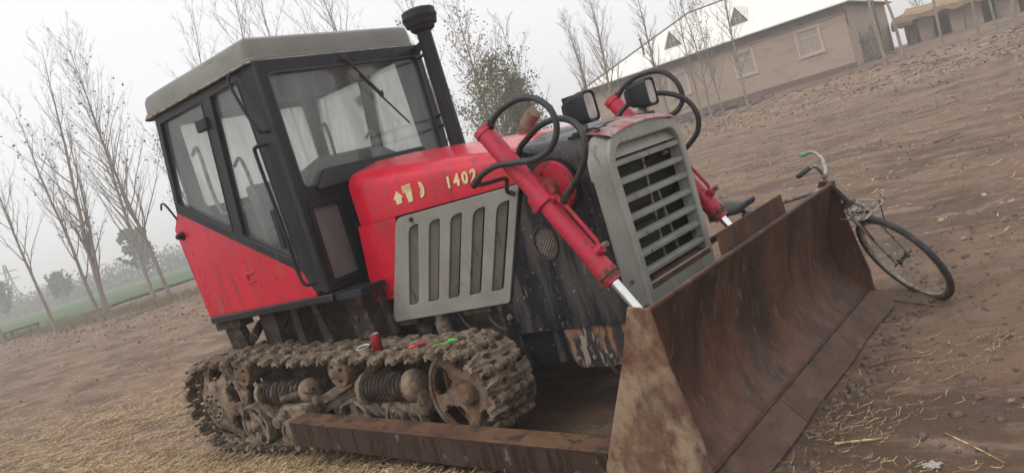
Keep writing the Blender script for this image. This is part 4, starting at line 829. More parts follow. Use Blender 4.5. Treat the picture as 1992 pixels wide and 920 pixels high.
near=[V3(v_) for v_ in ((-.632,1.262,.905),(-.629,1.223,.938),(-.626,1.152,.981),(-.636,1.085,.994),(-.689,.985,.968))]
far=[V3(v_) for v_ in ((-.632,1.262,.905),(-.638,1.346,.93),(-.676,1.44,.998),(-.728,1.48,1.042),(-.758,1.469,1.051),(-.796,1.423,1.047))]
hb=P_('handlebar',cr(near[::-1]+far[1:],6),.0125,'zinc')
for pts,mt in ((near,'rubber'),(far,'mint')):
    c_=cr(pts,6); MB().tube([c_[-6],c_[-4],c_[-1],c_[-1]+(c_[-1]-c_[-2])*.4],[.015,.016,.016,.012],12).build('grip',M[mt],hb)
# brake rod
P_('brake_rod',[sb+bN*.03,hbot+bN*.025+bh*-.02],.003,'steel')
# front rack
o_=bc+bu*.415+bh*.02
def rackp(i,j,z=0): return o_+bh*(.14*i)+bN*(.09*j)+bu*z
ra=MB(); ra.tube([rackp(*p) for p in rp([(-1,-1),(1,-1),(1,1),(-1,1)],.3,4)],.0048,7,closed=True); rk=ra.build('front_rack',M['zinc'],bk,smooth=60)
for j in (-.45,0,.45): MB().tube([rackp(-1,j,.002),rackp(1,j,.002)],.0038,6).build('rack_bar',M['zinc'],rk)
for i in (-.33,.33): MB().tube([rackp(i,-1,-.004),rackp(i,1,-.004)],.0038,6).build('rack_bar',M['zinc'],rk)
MB().tube(cr([rackp(-1,1),rackp(-1.1,1.05,.03),rackp(-1.0,1.1,.05),rackp(-.8,1.1,.03)],4),.0045,6).build('rack_hook',M['zinc'],rk)
MB().hexa([rackp(.25,-.25,.006),rackp(.75,-.25,.006),rackp(.75,.2,.006),rackp(.25,.2,.006),rackp(.25,-.25,.010),rackp(.75,-.25,.010),rackp(.75,.2,.010),rackp(.25,.2,.010)]).build('rack_clip',M['zinc'],rk)
for sg in (-1,1): MB().tube([rackp(-.6,sg),bc+bax*.2+bN*.055*sg],.004,6).build('rack_stay',M['mudd'],rk)
MB().tube(cr([rackp(.9,-.3,-.01),rackp(.3,0,-.03),rackp(-.4,0,-.01)],4),.012,8).build('lamp_bracket',M['mudd'],rk)
# saddle
nose=V3((-1.085,1.185,.862)); rear=V3((-1.325,1.175,.850)); dS=(nose-rear); lS=dS.length; dS.normalize(); sS=V3((0,1,.35)).normalized(); uS=sS.cross(dS); uS=uS if uS.z>0 else -uS
def sad(u,v):
    t=u; w_=np.interp(t,[0,.08,.25,.5,.75,.95,1],[.05,.078,.082,.052,.026,.020,.008]); a=(v-.5)*2
    p=rear+dS*(t*lS)+sS*(w_*math.sin(a*1.5))+uS*(.012*math.cos(t*5.5)-.05*(abs(a)**2.2)*(1 if t<.6 else .6)+.01)
    return p
sa=MB().sheet(20,12,sad,lambda u,v:uS*.006).build('saddle',M['leather'],bk,smooth=60)
for sg in (-1,1):
    MB().tube(cr([rear+sS*.05*sg-uS*.03,rear+dS*.1+sS*.03*sg-uS*.055,nose-dS*.03-uS*.03],6),.004,6).build('saddle_rail',M['steel'],sa)
    sp_=[rear+dS*.02+sS*.05*sg-uS*(.02+.05*k/48)+dS*.014*math.cos(k*.8)+sS*.014*math.sin(k*.8) for k in range(48)]
    MB().tube(sp_,.003,5).build('saddle_spring',M['dark'],sa)
ch=MB().lathe(bbk-rN*.05,rN,[(0,.09),(.004,.09),(.006,.07),(.008,.02),(.10,.012)],24).build('chainwheel',M['mudd'],bk)
for sg in (-1,1):
    e=bbk+rN*(.06*sg)+V3((.10,0,.12))*sg; MB().tube([bbk+rN*.06*sg,e],.009,6).build('crank',M['steel'],bk); MB().beam(e,e+rN*.08*sg,.05,.02).build('pedal',M['rubber'],bk)
# ================================================================ debris on the ground
def strips(n,pos,length,width,name,mat,label,lift=(.0,.03),bend=.25,label_cat=None,tilt=.25):
    """n thin bent blades lying on the earth, as one object"""
    xy=pos(n); n=len(xy); th=rng.uniform(0,2*PI,n)*.55+.3; L_=rng.uniform(*length,n); W_=rng.uniform(*width,n)
    d=np.stack([np.cos(th),np.sin(th)],1); px=np.stack([-d[:,1],d[:,0]],1); bnd=rng.normal(0,bend,n)*L_*.3
    z0=gh(xy[:,0],xy[:,1]); lf=rng.uniform(*lift,n); tl=rng.normal(0,tilt,n)*L_
    V=[];k=4
    for i in range(k):
        t=i/(k-1)-.5; c=xy+d*(t*L_)[:,None]+px*((t*t*4-.5)*bnd)[:,None]
        zz=np.maximum(gh(c[:,0],c[:,1]),z0-.02)+lf+np.abs(t*tl)+.004
        for sg in (-1,1): V.append(np.stack([c[:,0]+px[:,0]*W_*sg*.5,c[:,1]+px[:,1]*W_*sg*.5,zz+sg*W_*.2],1))
    V=np.stack(V,1).reshape(-1,3); b=np.arange(n)[:,None]*2*k
    Q=np.concatenate([np.stack([b+2*i,b+2*i+1,b+2*i+3,b+2*i+2],2).reshape(-1,4) for i in range(k-1)])
    o=link(name,npmesh(name,V,Q,mat,False),(0,0,0)); o['kind']='stuff'
    if label: o['label']=label
    return o
def blob(cx,cy,sx,sy): return lambda n: np.stack([rng.normal(cx,sx,n),rng.normal(cy,sy,n)],1)
def inbox(x0,x1,y0,y1): return lambda n: np.stack([rng.uniform(x0,x1,n),rng.uniform(y0,y1,n)],1)
def cat_(*fs): return lambda n: np.concatenate([f(int(n*w_)) for f,w_ in fs])
def keep(f,k): return lambda n: (lambda P:P[k(P[:,0],P[:,1])])(f(n))
offblade=lambda x,y: ~((x>-1.1)&(x<-.42)&(abs(y)<1.3))
strips(9000,cat_((blob(-4.3,-1.30,1.1,.16),.34),(blob(-3.0,-1.22,.6,.10),.10),(blob(-6.5,-1.3,1.3,.5),.20),(blob(-9.,-.3,2.2,.8),.24),(blob(-7,.6,1.6,.5),.12)),(.05,.28),(.0025,.006),'straw_litter',M['straw'],'golden straw strewn beside the track',bend=.5)
strips(420,keep(cat_((blob(-.15,-.45,.13,.22),.45),(blob(.15,.15,.2,.25),.2),(blob(.25,.45,.25,.08),.15),(blob(0,-.9,.25,.1),.2)),offblade),(.02,.10),(.0012,.0028),'straw_litter',M['straw'],'thin straw scattered in front of the blade',lift=(0,.015),bend=.8)
strips(3500,keep(cat_((inbox(-8,4,2.0,24),.7),(inbox(-22,-5,-2,14),.3)),offblade),(.03,.22),(.003,.010),'straw_litter',M['straw'],'sparse straw stalks over the bare yard',lift=(0,.01))
def flakes(n,pos,size,name,mat,label,lift=.012):
    xy=pos(n); n=len(xy); th=rng.uniform(0,2*PI,n); s1=rng.uniform(*size,n); s2=s1*rng.uniform(.5,.9,n)
    z=gh(xy[:,0],xy[:,1])+rng.uniform(.004,lift,n); nrm=rng.normal(0,.35,(n,2))
    V=[]
    for k in range(5):
        a=th+2*PI*k/5; r1=np.cos(2*PI*k/5)*s1*.5; r2=np.sin(2*PI*k/5)*s2*.5
        dx=np.cos(th)*r1-np.sin(th)*r2; dy=np.sin(th)*r1+np.cos(th)*r2
        V.append(np.stack([xy[:,0]+dx,xy[:,1]+dy,z+dx*nrm[:,0]+dy*nrm[:,1]+(rng.uniform(0,.25,n)*s1)],1))
    V=np.stack(V,1).reshape(-1,3); b=np.arange(n)[:,None]*5; Q=b+np.arange(5)[None]
    o=link(name,npmesh(name,V,Q,mat,False),(0,0,0)); o['kind']='stuff'; o['label']=label; return o
bandkeep=lambda x,y: rng.random(len(x))<np.exp(-((y-(27.5+.6*np.sin(x*.7)+ .5*np.sin(x*2.1)))/1.9)**2)+.08
flakes(17000,keep(inbox(-26,6,22,33),bandkeep),(.04,.12),'fallen_leaves',M['litter'],'dry fallen leaves along the bank below the house')
flakes(4200,keep(inbox(-52,-16,3,18),lambda x,y: rng.random(len(x))<np.exp(-((y-(9.5-.06*(x+35)))/3.0)**2)),(.04,.12),'fallen_leaves',M['litter'],'dry fallen leaves under the bare trees')
flakes(2200,keep(cat_((inbox(-9,4,2,22),.75),(inbox(-16,-5.2,-2,10),.25)),offblade),(.02,.07),'fallen_leaves',M['litter'],'few pale leaves scattered across the yard')
def clods(n,pos,size,label):
    xy=pos(n); V=[];Q=[]; base=np.array([(1,0,0),(0,1,0),(-1,0,0),(0,-1,0),(0,0,.8),(0,0,-.5)]); n=len(xy); z=gh(xy[:,0],xy[:,1]); s_=rng.uniform(0,1,n)**2.5*(size[1]-size[0])+size[0]
    th=rng.uniform(0,6.3,n); vv=base[None]*rng.uniform(.6,1.3,(n,6,3))*s_[:,None,None]; x=vv[...,0]*np.cos(th)[:,None]-vv[...,1]*np.sin(th)[:,None]; y=vv[...,0]*np.sin(th)[:,None]+vv[...,1]*np.cos(th)[:,None]
    V=np.stack([x+xy[:,0:1],y+xy[:,1:2],vv[...,2]+z[:,None]],2).reshape(-1,3); F_=np.array([(0,1,4),(1,2,4),(2,3,4),(3,0,4),(1,0,5),(2,1,5),(3,2,5),(0,3,5)]); Q=(np.arange(n)[:,None,None]*6+F_[None]).reshape(-1,3)
    o=link('soil_clods',npmesh('soil_clods',V,Q,M['clod'],False),(0,0,0)); o['kind']='stuff'; o['label']=label
clods(7000,keep(cat_((inbox(-.5,2.5,-1.5,4),.35),(inbox(-6,4,2,12),.4),(inbox(-12,-1,-2.2,-.9),.1),(inbox(-14,2,12,26),.15)),offblade),(.003,.018),'small damp soil crumbs over the yard')
clods(900,keep(cat_((blob(-3.4,-1.02,1.1,.05),.45),(blob(-.30,-.2,.06,.9),.25),(inbox(-.4,1.5,-1.2,3.5),.3)),offblade),(.008,.035),'loose clods against the track and the blade edge')
clods(700,keep(inbox(-26,6,26,33),lambda x,y: abs(y-30.8)<1.4),(.03,.16),'lumps of earth along the top of the bank')
def stick(path,r_,name,mat,label,cat):
    P=[(x,y,float(gh(x,y))+dz) for x,y,dz in path]; c_=cr(P,6); m=MB().tube(c_,[r_*(1-.4*i/len(c_)) for i in range(len(c_))],7)
    tag(m.build(name,M[mat],smooth=60,jit=r_*.4,jscale=50),label,cat)
stick([(-.31,.215,.008),(-.2,.25,.014),(-.04,.28,.008)],.006,'stick','wood','thin brown stick lying just in front of the cutting edge','stick')
stick([(-.23,-.68,.008),(-.12,-.675,.014),(-.02,-.655,.010)],.006,'stalk','straw','thick pale straw stalk near the lower right of the blade','stalk')
stick([(-.50,1.42,.008),(-.33,1.36,.012),(-.14,1.27,.008)],.006,'stick','wood','thin dark twig on the ground under the bicycle wheel','stick')
stick([(-1.62,9.3,.01),(-1.42,9.35,.03),(-1.3,9.5,.05),(-1.25,9.4,.01)],.012,'branch','wood','small forked dead branch lying in the open yard','branch')
stick([(.20,-.62,.01),(.30,-.70,.02),(.42,-.80,.01)],.0035,'stalk','straw','straw stalk beside the crumpled plastic wrapper','stalk')
# wrapper, maple-like leaf, pale peg, dark scrap
def wrap_(u,v):
    x=.155+.06*u+.006*math.sin(v*9); y=-.875+.05*v; return (x,y,float(gh(x,y))+.012+.012*mn.noise(Vector((u*4,v*4,1)))+.006*mn.noise(Vector((u*12,v*12,2))))
tag(MB().sheet(14,10,wrap_,lambda u,v:(0,0,.001)).build('plastic_wrapper',M['glassw'],smooth=20),'crumpled clear plastic wrapper on the soil at lower right','wrapper')
zl_=float(gh(.40,-.32))
tag(MB().plate([(.40+.022*(1 if k%2 else .5)*math.cos(k*PI/5),-.32+.02*(1 if k%2 else .5)*math.sin(k*PI/5)) for k in range(10)],[],.0015,(0,0,zl_+.012),(1,0,.1),(0,1,.1)).build('fallen_leaf',material('reddish_leaf',(.32,.17,.13),rough=.8,bump=0)),'single reddish star-shaped leaf at the right of the yard','leaf')
tag(MB().lathe((-2.63,-1.19,.0),(.1,-.1,1),[(0,.012),(.07,.013),(.075,.009)],12).build('wooden_peg',material('pale_peeled_wood',(.55,.48,.36),rough=.7),jit=.001),'short pale peeled stick standing in straw below the push arm','stick')
tag(MB().sheet(8,6,lambda u,v:(-1.13+.05*u,-1.0+.03*v,.160+.010*mn.noise(Vector((u*5,v*5,7)))),lambda u,v:(0,0,.001)).build('foil_scrap',M['steel'],smooth=20),'small crumpled dark foil scrap on top of the push arm','scrap')
# ================================================================ trees
def tree(x,y,h,seed,r0=.085,lean=(0,0),nprim=20,up=.62,spread=.33,start=.2,leaves=0,label='',leafmat='leaf',stems=1,twigs=3,leafzone=(.15,1.0),group=None,lsize=.10,kind='bare_tree'):
    rd=random.Random(seed); z=float(gh(x,y))-.05; group=group or {'bare_tree':'bare trees around the yard','poplar_tree':'leafy trees behind the machine','far_tree':'far trees beyond the field'}.get(kind); t=empty(kind,(x,y,z),label,'bush' if kind=='bush' else 'tree',group)
    tr=MB(); cw=MB(); tips=[]
    def br(m,p,d,L_,r_,depth,n,sides):
        pts=[p];rad=[r_];q=V3(p);d=V3(d).normalized()
        for i in range(n):
            d=(d+V3((rd.gauss(0,.09),rd.gauss(0,.09),.07 if depth else .02))).normalized(); q=q+d*(L_/n); pts.append(q.copy()); rad.append(max(.003,r_*(1-(i+1)/n*.85)))
        m.tube(pts,rad,sides,cap=False); return pts,rad
    for k in range(stems):
        a=rd.uniform(0,6.3); of=V3((math.cos(a),math.sin(a),0))*(.12 if stems>1 else 0); hh=h*(1 if k==0 else rd.uniform(.75,.95))
        n=14; pts=[];rad=[];q=V3((x,y,z))+of; d=V3((lean[0]+of.x*.9,lean[1]+of.y*.9,1)).normalized()
        for i in range(n+1):
            pts.append(q.copy()); rad.append(max(.008,r0*(1-i/n)**.8*(1.25 if i==0 else 1)*(1 if k==0 else .75)))
            d=(d+V3((rd.gauss(0,.028),rd.gauss(0,.028),.03))).normalized(); q=q+d*(hh/n)
        tr.tube(pts,rad,8,cap=False)
        for j in range(nprim//stems+4):
            f=start+(1-start)*(j+rd.random())/(nprim//stems+4); f=min(f,.985); i=int(f*n); p=pts[i].lerp(pts[min(i+1,n)],f*n-i); az=j*2.4+rd.uniform(-.5,.5)
            L_=hh*spread*(1.15-f*.75)*rd.uniform(.7,1.15); d=V3((math.cos(az)*(1-up),math.sin(az)*(1-up),up)); d=d.normalized()
            bp_,brd=br(cw,p,d,L_,rad[i]*.42,1,6,4)
            for s_ in range(5):
                g=.2+.75*(s_+rd.random())/5; ii=min(int(g*6),5); pp=bp_[ii].lerp(bp_[ii+1],g*6-ii); a2=rd.uniform(0,6.3); dd=(bp_[ii+1]-bp_[ii]).normalized()+V3((math.cos(a2),math.sin(a2),.25))*.55
                sp2,_=br(cw,pp,dd,L_*.42*rd.uniform(.5,1.2),max(.005,brd[ii]*.5),2,3,3)
                for w_ in range(twigs):
                    g2=rd.random()*.95; i2=min(int(g2*3),2); p2=sp2[i2].lerp(sp2[i2+1],g2*3-i2); a3=rd.uniform(0,6.3); d3=(sp2[i2+1]-sp2[i2]).normalized()+V3((math.cos(a3),math.sin(a3),.3))*.6
                    e=p2+d3.normalized()*rd.uniform(.12,.35)*min(1,h/8); cw.tube([p2,e],[.0045,.003],3,cap=False); tips.append(e)
    tr.build('trunk',M['bark'],t,origin=(x,y,z),smooth=60); cw.build('branches',M['twig'],t,origin=(x,y,z),smooth=60)
    if leaves:
        T_=[p for p in tips if leafzone[0]<=(p.z-z)/h<=leafzone[1]]; V=[];Q=[]
        if T_:
            # leaves cling in a few clumps of the crown
            cl=[rd.choice(T_) for _ in range(max(3,leaves//60))]; k=0
            while k<leaves:
                p=rd.choice(T_); c_=min((p-q_).length for q_ in rd.sample(cl,min(4,len(cl))))
                if rd.random()>math.exp(-c_*1.2)+.08: continue
                k+=1; c0=p+V3((rd.gauss(0,.12),rd.gauss(0,.12),rd.gauss(0,.12))); a=V3((rd.gauss(0,1),rd.gauss(0,1),rd.gauss(0,1))).normalized(); b=a.orthogonal().normalized(); s_=lsize*rd.uniform(.6,1.2); o=len(V)
                V+= [tuple(c0-a*s_*.5),tuple(c0+b*s_*.35),tuple(c0+a*s_*.5),tuple(c0-b*s_*.35)]; Q.append((o,o+1,o+2,o+3))
            V=np.array(V)-np.array([x,y,z]); me_=npmesh('leaves',V,np.array(Q),M[leafmat],False); o=link('leaves',me_,(x,y,z),t)
            o['kind']='stuff'
    return t
TR=[ # x,y,h,seed, kw
 (-46.2,10.5,7,1,dict(label='slim bare tree cut by the left edge of the view',start=.3)),
 (-40.7,11.1,10.2,2,dict(label='bare young tree with leaning trunk, second from the left edge',lean=(.0,-.10),start=.28)),
 (-34.3,10.7,12.2,3,dict(label='tall three-stemmed bare tree in front of the green field',stems=3,r0=.12,nprim=42,spread=.25,start=.16,leaves=120,leafzone=(.3,.75),lsize=.13)),
 (-42.6,17.0,14.4,4,dict(label='tall bare tree behind the three-stemmed one, thin straight trunk',r0=.11,nprim=34,start=.15,leaves=70,lsize=.14,leafzone=(.5,.9),lean=(-.02,-.03))),
 (-34.2,13.7,11.8,5,dict(label='bare tree nearest the rear corner of the cab',r0=.10,nprim=34,start=.2,leaves=60,lsize=.14,lean=(-.06,0))),
 (-31.8,14.9,7.2,6,dict(label='small bare tree with green leaf clusters just left of the cab',leaves=260,start=.1,spread=.35)),
 (-38.0,12.6,9.0,61,dict(label='thin bare sapling between the second and third left trees',r0=.05,nprim=18,start=.3)),
 (-29.4,14.9,11.4,7,dict(label='bare tree whose crown shows above the rear of the cab roof',start=.2)),
 (-27.9,16.3,12.6,8,dict(label='bare tree with the highest crown above the cab roof',nprim=34)),
 (-27.3,18.1,12.2,9,dict(label='bare tree showing above the middle of the cab roof',nprim=30)),
 (-29.6,21.3,11.4,10,dict(label='faint bare tree above the front half of the cab roof')),
 (-29.2,24.4,12.0,11,dict(label='faint slim bare tree above the windshield',spread=.2)),
 (-21.6,17.6,10.4,12,dict(label='bare tree just left of the exhaust stack',nprim=30)),
 (-19.8,18.8,8.8,13,dict(label='bare tree directly behind the exhaust stack',leaves=90)),
 (-18.3,19.9,7.7,14,dict(label='pale tree with sparse leaves right of the exhaust stack',leaves=900,leafmat='litter',start=.08,spread=.3,nprim=40,lsize=.10)),
 (-17.2,18.6,5.4,15,dict(label='low leafy green poplar right of the exhaust stack',leaves=3000,leafmat='leaf',start=.05,spread=.5,nprim=40,kind='poplar_tree')),
 (-16.9,20.0,4.6,16,dict(label='leafy green poplar behind the looped hose',leaves=2400,leafmat='leaf',start=.05,spread=.48,nprim=34,kind='poplar_tree')),
 (-18.9,22.6,4.6,17,dict(label='dull green leafy tree left of the headlights',leaves=2200,leafmat='leafd',start=.05,spread=.36,nprim=34,kind='poplar_tree')),
 (-20.7,25.7,7.3,18,dict(label='bare tree with a few leaves at its tip, left of the round-crowned one',leaves=40)),
 (-20.7,30.9,6.5,19,dict(label='upright bare tree above the left headlight',nprim=34,up=.78)),
 (-23.6,38.9,5.6,20,dict(label='faint bare tree at the left corner of the house')),
 (-27,33,2.6,21,dict(label='low brown leafless bush beyond the left corner of the house',leaves=600,leafmat='litter',start=.02,spread=.5,nprim=24,kind='bush')),
 (-19.2,50.5,9.6,22,dict(label='bare tree rising behind the left hip of the house roof',nprim=34)),
 (-18.3,28.7,7.8,23,dict(label='bare tree in front of the left dormer',nprim=32)),
 (-16.4,30.3,6.7,24,dict(label='bare tree between the two dormers, left of the pair',nprim=26,spread=.24)),
 (-14.2,29.9,6.0,25,dict(label='thin sapling left of the second window of the house',r0=.05,nprim=20,spread=.22)),
 (-15.1,31.0,6.4,26,dict(label='thin sapling by the rubble heap near the house',r0=.05,nprim=20,spread=.22)),
 (-13.5,29.7,5.2,27,dict(label='short bushy sapling with dead leaves before the house',r0=.04,nprim=24,leaves=120,leafmat='litter')),
 (-12.5,30.0,7.6,28,dict(label='tall sapling in front of the second window of the house',r0=.06,nprim=26,spread=.22)),
 (-7.06,31.3,7.0,29,dict(label='slender trunk at the right corner of the house',r0=.075,nprim=8,start=.6)),
 (-6.45,31.6,7.0,30,dict(label='slender trunk just right of the house corner',r0=.07,nprim=8,start=.6)),
 (-4.82,30.5,7.0,31,dict(label='slender trunk in front of the thatched shed',r0=.06,nprim=8,start=.6)),
 (-4.11,34.2,7.0,32,dict(label='slender trunk before the open shed door',r0=.055,nprim=8,start=.6)),
 (-3.56,35.1,7.0,33,dict(label='slender trunk in front of the dark shed interior',r0=.055,nprim=8,start=.6)),
 (-2.4,30.9,7.0,34,dict(label='slender trunk at the right edge of the view',r0=.075,nprim=8,start=.6)),
 (-12,66,5.5,35,dict(label='small faint bare tree far behind the sheds')),
]
for x,y,h,sd_,kw in TR: tree(x,y,h,sd_,**kw)
# far tree line beyond the field
def far_wood():
    V=[];Q=[];rd=random.Random(4)
    for k in range(26000):
        t=rd.random(); bx_=-212+t*110+rd.gauss(0,3); by_=30+t*70+rd.gauss(0,4); hh=(4.6+1.2*t)*(.6+.5*mn.noise(Vector((t*22,0,0)))+.35*mn.noise(Vector((t*70,0,0)))+.3)
        z_=abs(rd.betavariate(1.2,1.8))*max(.6,hh); s_=rd.uniform(.25,.7); a=V3((rd.gauss(0,1),rd.gauss(0,1),rd.gauss(0,1))).normalized(); b=a.orthogonal(); b.normalize(); c_=V3((bx_,by_,z_)); o=len(V)
        V+= [tuple(c_-a*s_*.5),tuple(c_+b*s_*.3),tuple(c_+a*s_*.5),tuple(c_-b*s_*.3)]; Q.append((o,o+1,o+2,o+3))
    o=link('far_wood',npmesh('far_wood',np.array(V),np.array(Q),material('far_scrub',(.085,.078,.055),(.12,.095,.07),.3,rough=.9,bump=0,world=True),False),(0,0,0)); o['kind']='stuff'; o['label']='hazy scrub and woodland beyond the field'
far_wood()
for (x,y,h,sd_,lb) in ((-128,37,6,71,'round green tree beside the far pylon'),(-120,42,5,72,'round grey-green tree right of the far pylon'),(-95,42,7,73,'dark far tree beyond the green field, near the cab')):
    tree(x,y,h,sd_,r0=.2,leaves=1500,leafmat='leafd',start=.15,spread=.45,up=.45,lsize=.5,label=lb,nprim=20,twigs=2,kind='far_tree')
# pylon
py=empty('power_pylon',(-133.3,40.5,0),'faint lattice power pylon on the left horizon','pylon')
def pyl(m):
    for sx in (-1,1):
        for sy in (-1,1): m.beam((-133.3+sx*.8,40.5+sy*.8,0),(-133.3+sx*.12,40.5+sy*.12,8.5),.10,.10,X)
    for k in range(7):
        w0=.8-.1*k; m.beam((-133.3-w0,40.5-w0,k*1.15),(-133.3+w0*.88,40.5+w0*.88,k*1.15+1.1),.07,.07,X); m.beam((-133.3+w0,40.5-w0,k*1.15),(-133.3-w0*.88,40.5+w0*.88,k*1.15+1.1),.07,.07,X)
MB_=MB(); pyl(MB_); MB_.build('mast',M['steel'],py)
for z in (6.2,7.4): MB().beam((-133.3-.5,39.2,z),(-133.3+.5,41.8,z),.12,.12).build('cross_arm',M['steel'],py)
# low iron frame by the left trees
fr_=empty('iron_frame',(-51.6,13.2,0),'low dark iron frame on legs at the left among grass','iron frame')
MB().box((-52.4,12.4,.42),(-50.9,14.0,.50)).build('frame_top',M['mudd'],fr_)
for a_,b_ in ((-52.3,12.5),(-51.0,12.5),(-52.3,13.9),(-51.0,13.9)): MB().beam((a_,b_,-.05),(a_,b_,.42),.06,.06,X).build('leg',M['mudd'],fr_)
# rough grass strip at the tree feet
def grass():
    n=9000; x=rng.uniform(-60,-30,n); y=10.5+(x+34)*-.10+rng.normal(2.2,1.6,n); k=vnoise(x*.4,y*.4,6)>-.12; x,y=x[k],y[k]; n=len(x); z=gh(x,y); h=rng.uniform(.08,.35,n); a=rng.uniform(0,6.3,n)
    V=np.stack([np.stack([x+np.cos(a)*.02,y+np.sin(a)*.02,z],1),np.stack([x-np.cos(a)*.02,y-np.sin(a)*.02,z],1),np.stack([x+rng.normal(0,.06,n),y+rng.normal(0,.06,n),z+h],1)],1).reshape(-1,3)
    o=link('rough_grass',npmesh('rough_grass',V,np.arange(3*n).reshape(-1,3),material('dry_green_grass',(.17,.16,.075),(.27,.21,.12),.8,rough=.9,bump=0,world=True),False),(0,0,0)); o['kind']='stuff'
grass()
# ================================================================ the house
HA=V3((-23.4,35.8,1.05)); HU=V3((.996,.090,0)).normalized(); HV=V3((-HU.y,HU.x,0))
hp=lambda u,v,z: HA+HU*u+HV*v+V3((0,0,z-HA.z))
hs_=empty('farmhouse',hp(7,0,1.05),'long clay-plastered farmhouse with cream sheet-metal hip roof on the bank','house')
LEN,DEP,EZ,RZ=13.8,14.0,4.22,7.08
wins=[(11.47,12.52,2.36,3.56),(8.24,9.2,2.34,3.48),(4.6,5.55,2.34,3.48),(1.5,2.4,2.34,3.48)]
def wallq(nm,u0,u1,z0,z1,holes,O,U,mat,t=.35):
    return MB().plate([(u0,z0),(u1,z0),(u1,z1),(u0,z1)],[[(a,c),(b,c),(b,d),(a,d)] for a,b,c,d in holes],t,O,U,Z).build(nm,M[mat],hs_,smooth=0)
O0=hp(0,.18,0); O0.z=0
wallq('front_wall',0,LEN,1.05,EZ-.42,wins,O0,HU,'clay')
wallq('frieze',-.0,LEN,EZ-.418,EZ,[],hp(0,.14,0)-V3((0,0,0)),HU,'claydk') if 0 else MB().hexa([hp(0,-.03,EZ-.40),hp(LEN,-.03,EZ-.40),hp(LEN,.35,EZ-.40),hp(0,.35,EZ-.40),hp(0,-.03,EZ),hp(LEN,-.03,EZ),hp(LEN,.35,EZ),hp(0,.35,EZ)]).build('frieze',M['claydk'],hs_)
MB().hexa([hp(-.02,-.07,EZ-.46),hp(LEN+.02,-.07,EZ-.46),hp(LEN+.02,.0,EZ-.46),hp(-.02,.0,EZ-.46),hp(-.02,-.07,EZ-.41),hp(LEN+.02,-.07,EZ-.41),hp(LEN+.02,.0,EZ-.41),hp(-.02,.0,EZ-.41)]).build('cornice',M['clay'],hs_)
MB().hexa([hp(LEN-.36,.36,1.05),hp(LEN,.36,1.05),hp(LEN,DEP,1.05),hp(LEN-.36,DEP,1.05),hp(LEN-.36,.36,EZ),hp(LEN,.36,EZ),hp(LEN,DEP,EZ),hp(LEN-.36,DEP,EZ)]).build('end_wall',M['clay'],hs_)
MB().hexa([hp(0,.36,1.05),hp(.36,.36,1.05),hp(.36,DEP,1.05),hp(0,DEP,1.05),hp(0,.36,EZ),hp(.36,.36,EZ),hp(.36,DEP,EZ),hp(0,DEP,EZ)]).build('end_wall',M['clay'],hs_)
MB().hexa([hp(.37,DEP-.36,1.05),hp(LEN-.37,DEP-.36,1.05),hp(LEN-.37,DEP,1.05),hp(.37,DEP,1.05),hp(.37,DEP-.36,EZ),hp(LEN-.37,DEP-.36,EZ),hp(LEN-.37,DEP,EZ),hp(.37,DEP,EZ)]).build('back_wall',M['clay'],hs_)
MB().hexa([hp(-.05,-.10,1.0),hp(LEN+.05,-.10,1.0),hp(LEN+.05,.02,1.0),hp(-.05,.02,1.0),hp(-.05,-.06,1.32),hp(LEN+.05,-.06,1.36),hp(LEN+.05,.0,1.36),hp(-.05,.0,1.32)]).build('plinth',M['clod'],hs_,jit=.03,jscale=2)
MB().hexa([hp(LEN+.002,.35,EZ-1.1),hp(LEN+.04,.35,EZ-1.1),hp(LEN+.04,.5,EZ-1.1),hp(LEN+.002,.5,EZ-1.1),hp(LEN+.002,.35,EZ-.3),hp(LEN+.04,.35,EZ-.3),hp(LEN+.04,.5,EZ-.3),hp(LEN+.002,.5,EZ-.3)]).build('drain_stain_board',M['wood'],hs_)
for a,b,c,d in wins:
    m=MB(); 
    def bar(u0,u1,z0,z1,v0=.02,v1=.10): m.hexa([hp(u0,v0,z0),hp(u1,v0,z0),hp(u1,v1,z0),hp(u0,v1,z0),hp(u0,v0,z1),hp(u1,v0,z1),hp(u1,v1,z1),hp(u0,v1,z1)])
    bar(a,b,c,c+.07); bar(a,b,d-.07,d); bar(a,a+.07,c+.07,d-.07); bar(b-.07,b,c+.07,d-.07); bar(a+.07,b-.07,c+.78,c+.84,.03,.09); bar((a+b)/2-.03,(a+b)/2+.03,c+.07,c+.78,.03,.09)
    wf=m.build('window',M['whitew'],hs_)
    for (u0,u1,z0,z1) in ((a+.075,(a+b)/2-.035,c+.075,c+.775),((a+b)/2+.035,b-.075,c+.075,c+.775),(a+.075,b-.075,c+.845,d-.075)):
        MB().hexa([hp(u0,.055,z0),hp(u1,.055,z0),hp(u1,.065,z0),hp(u0,.065,z0),hp(u0,.055,z1),hp(u1,.055,z1),hp(u1,.065,z1),hp(u0,.065,z1)]).build('pane',M['pane'],wf)
    m=MB(); bar(a-.12,b+.12,c-.10,c,-.06,.0); m.build('sill',M['whitew'],wf)
    m=MB(); bar(a-.10,a,c,d+.1,-.03,.0); bar(b,b+.10,c,d+.1,-.03,0); bar(a,b,d,d+.1,-.03,0); m.build('surround',M['whitew'],wf)
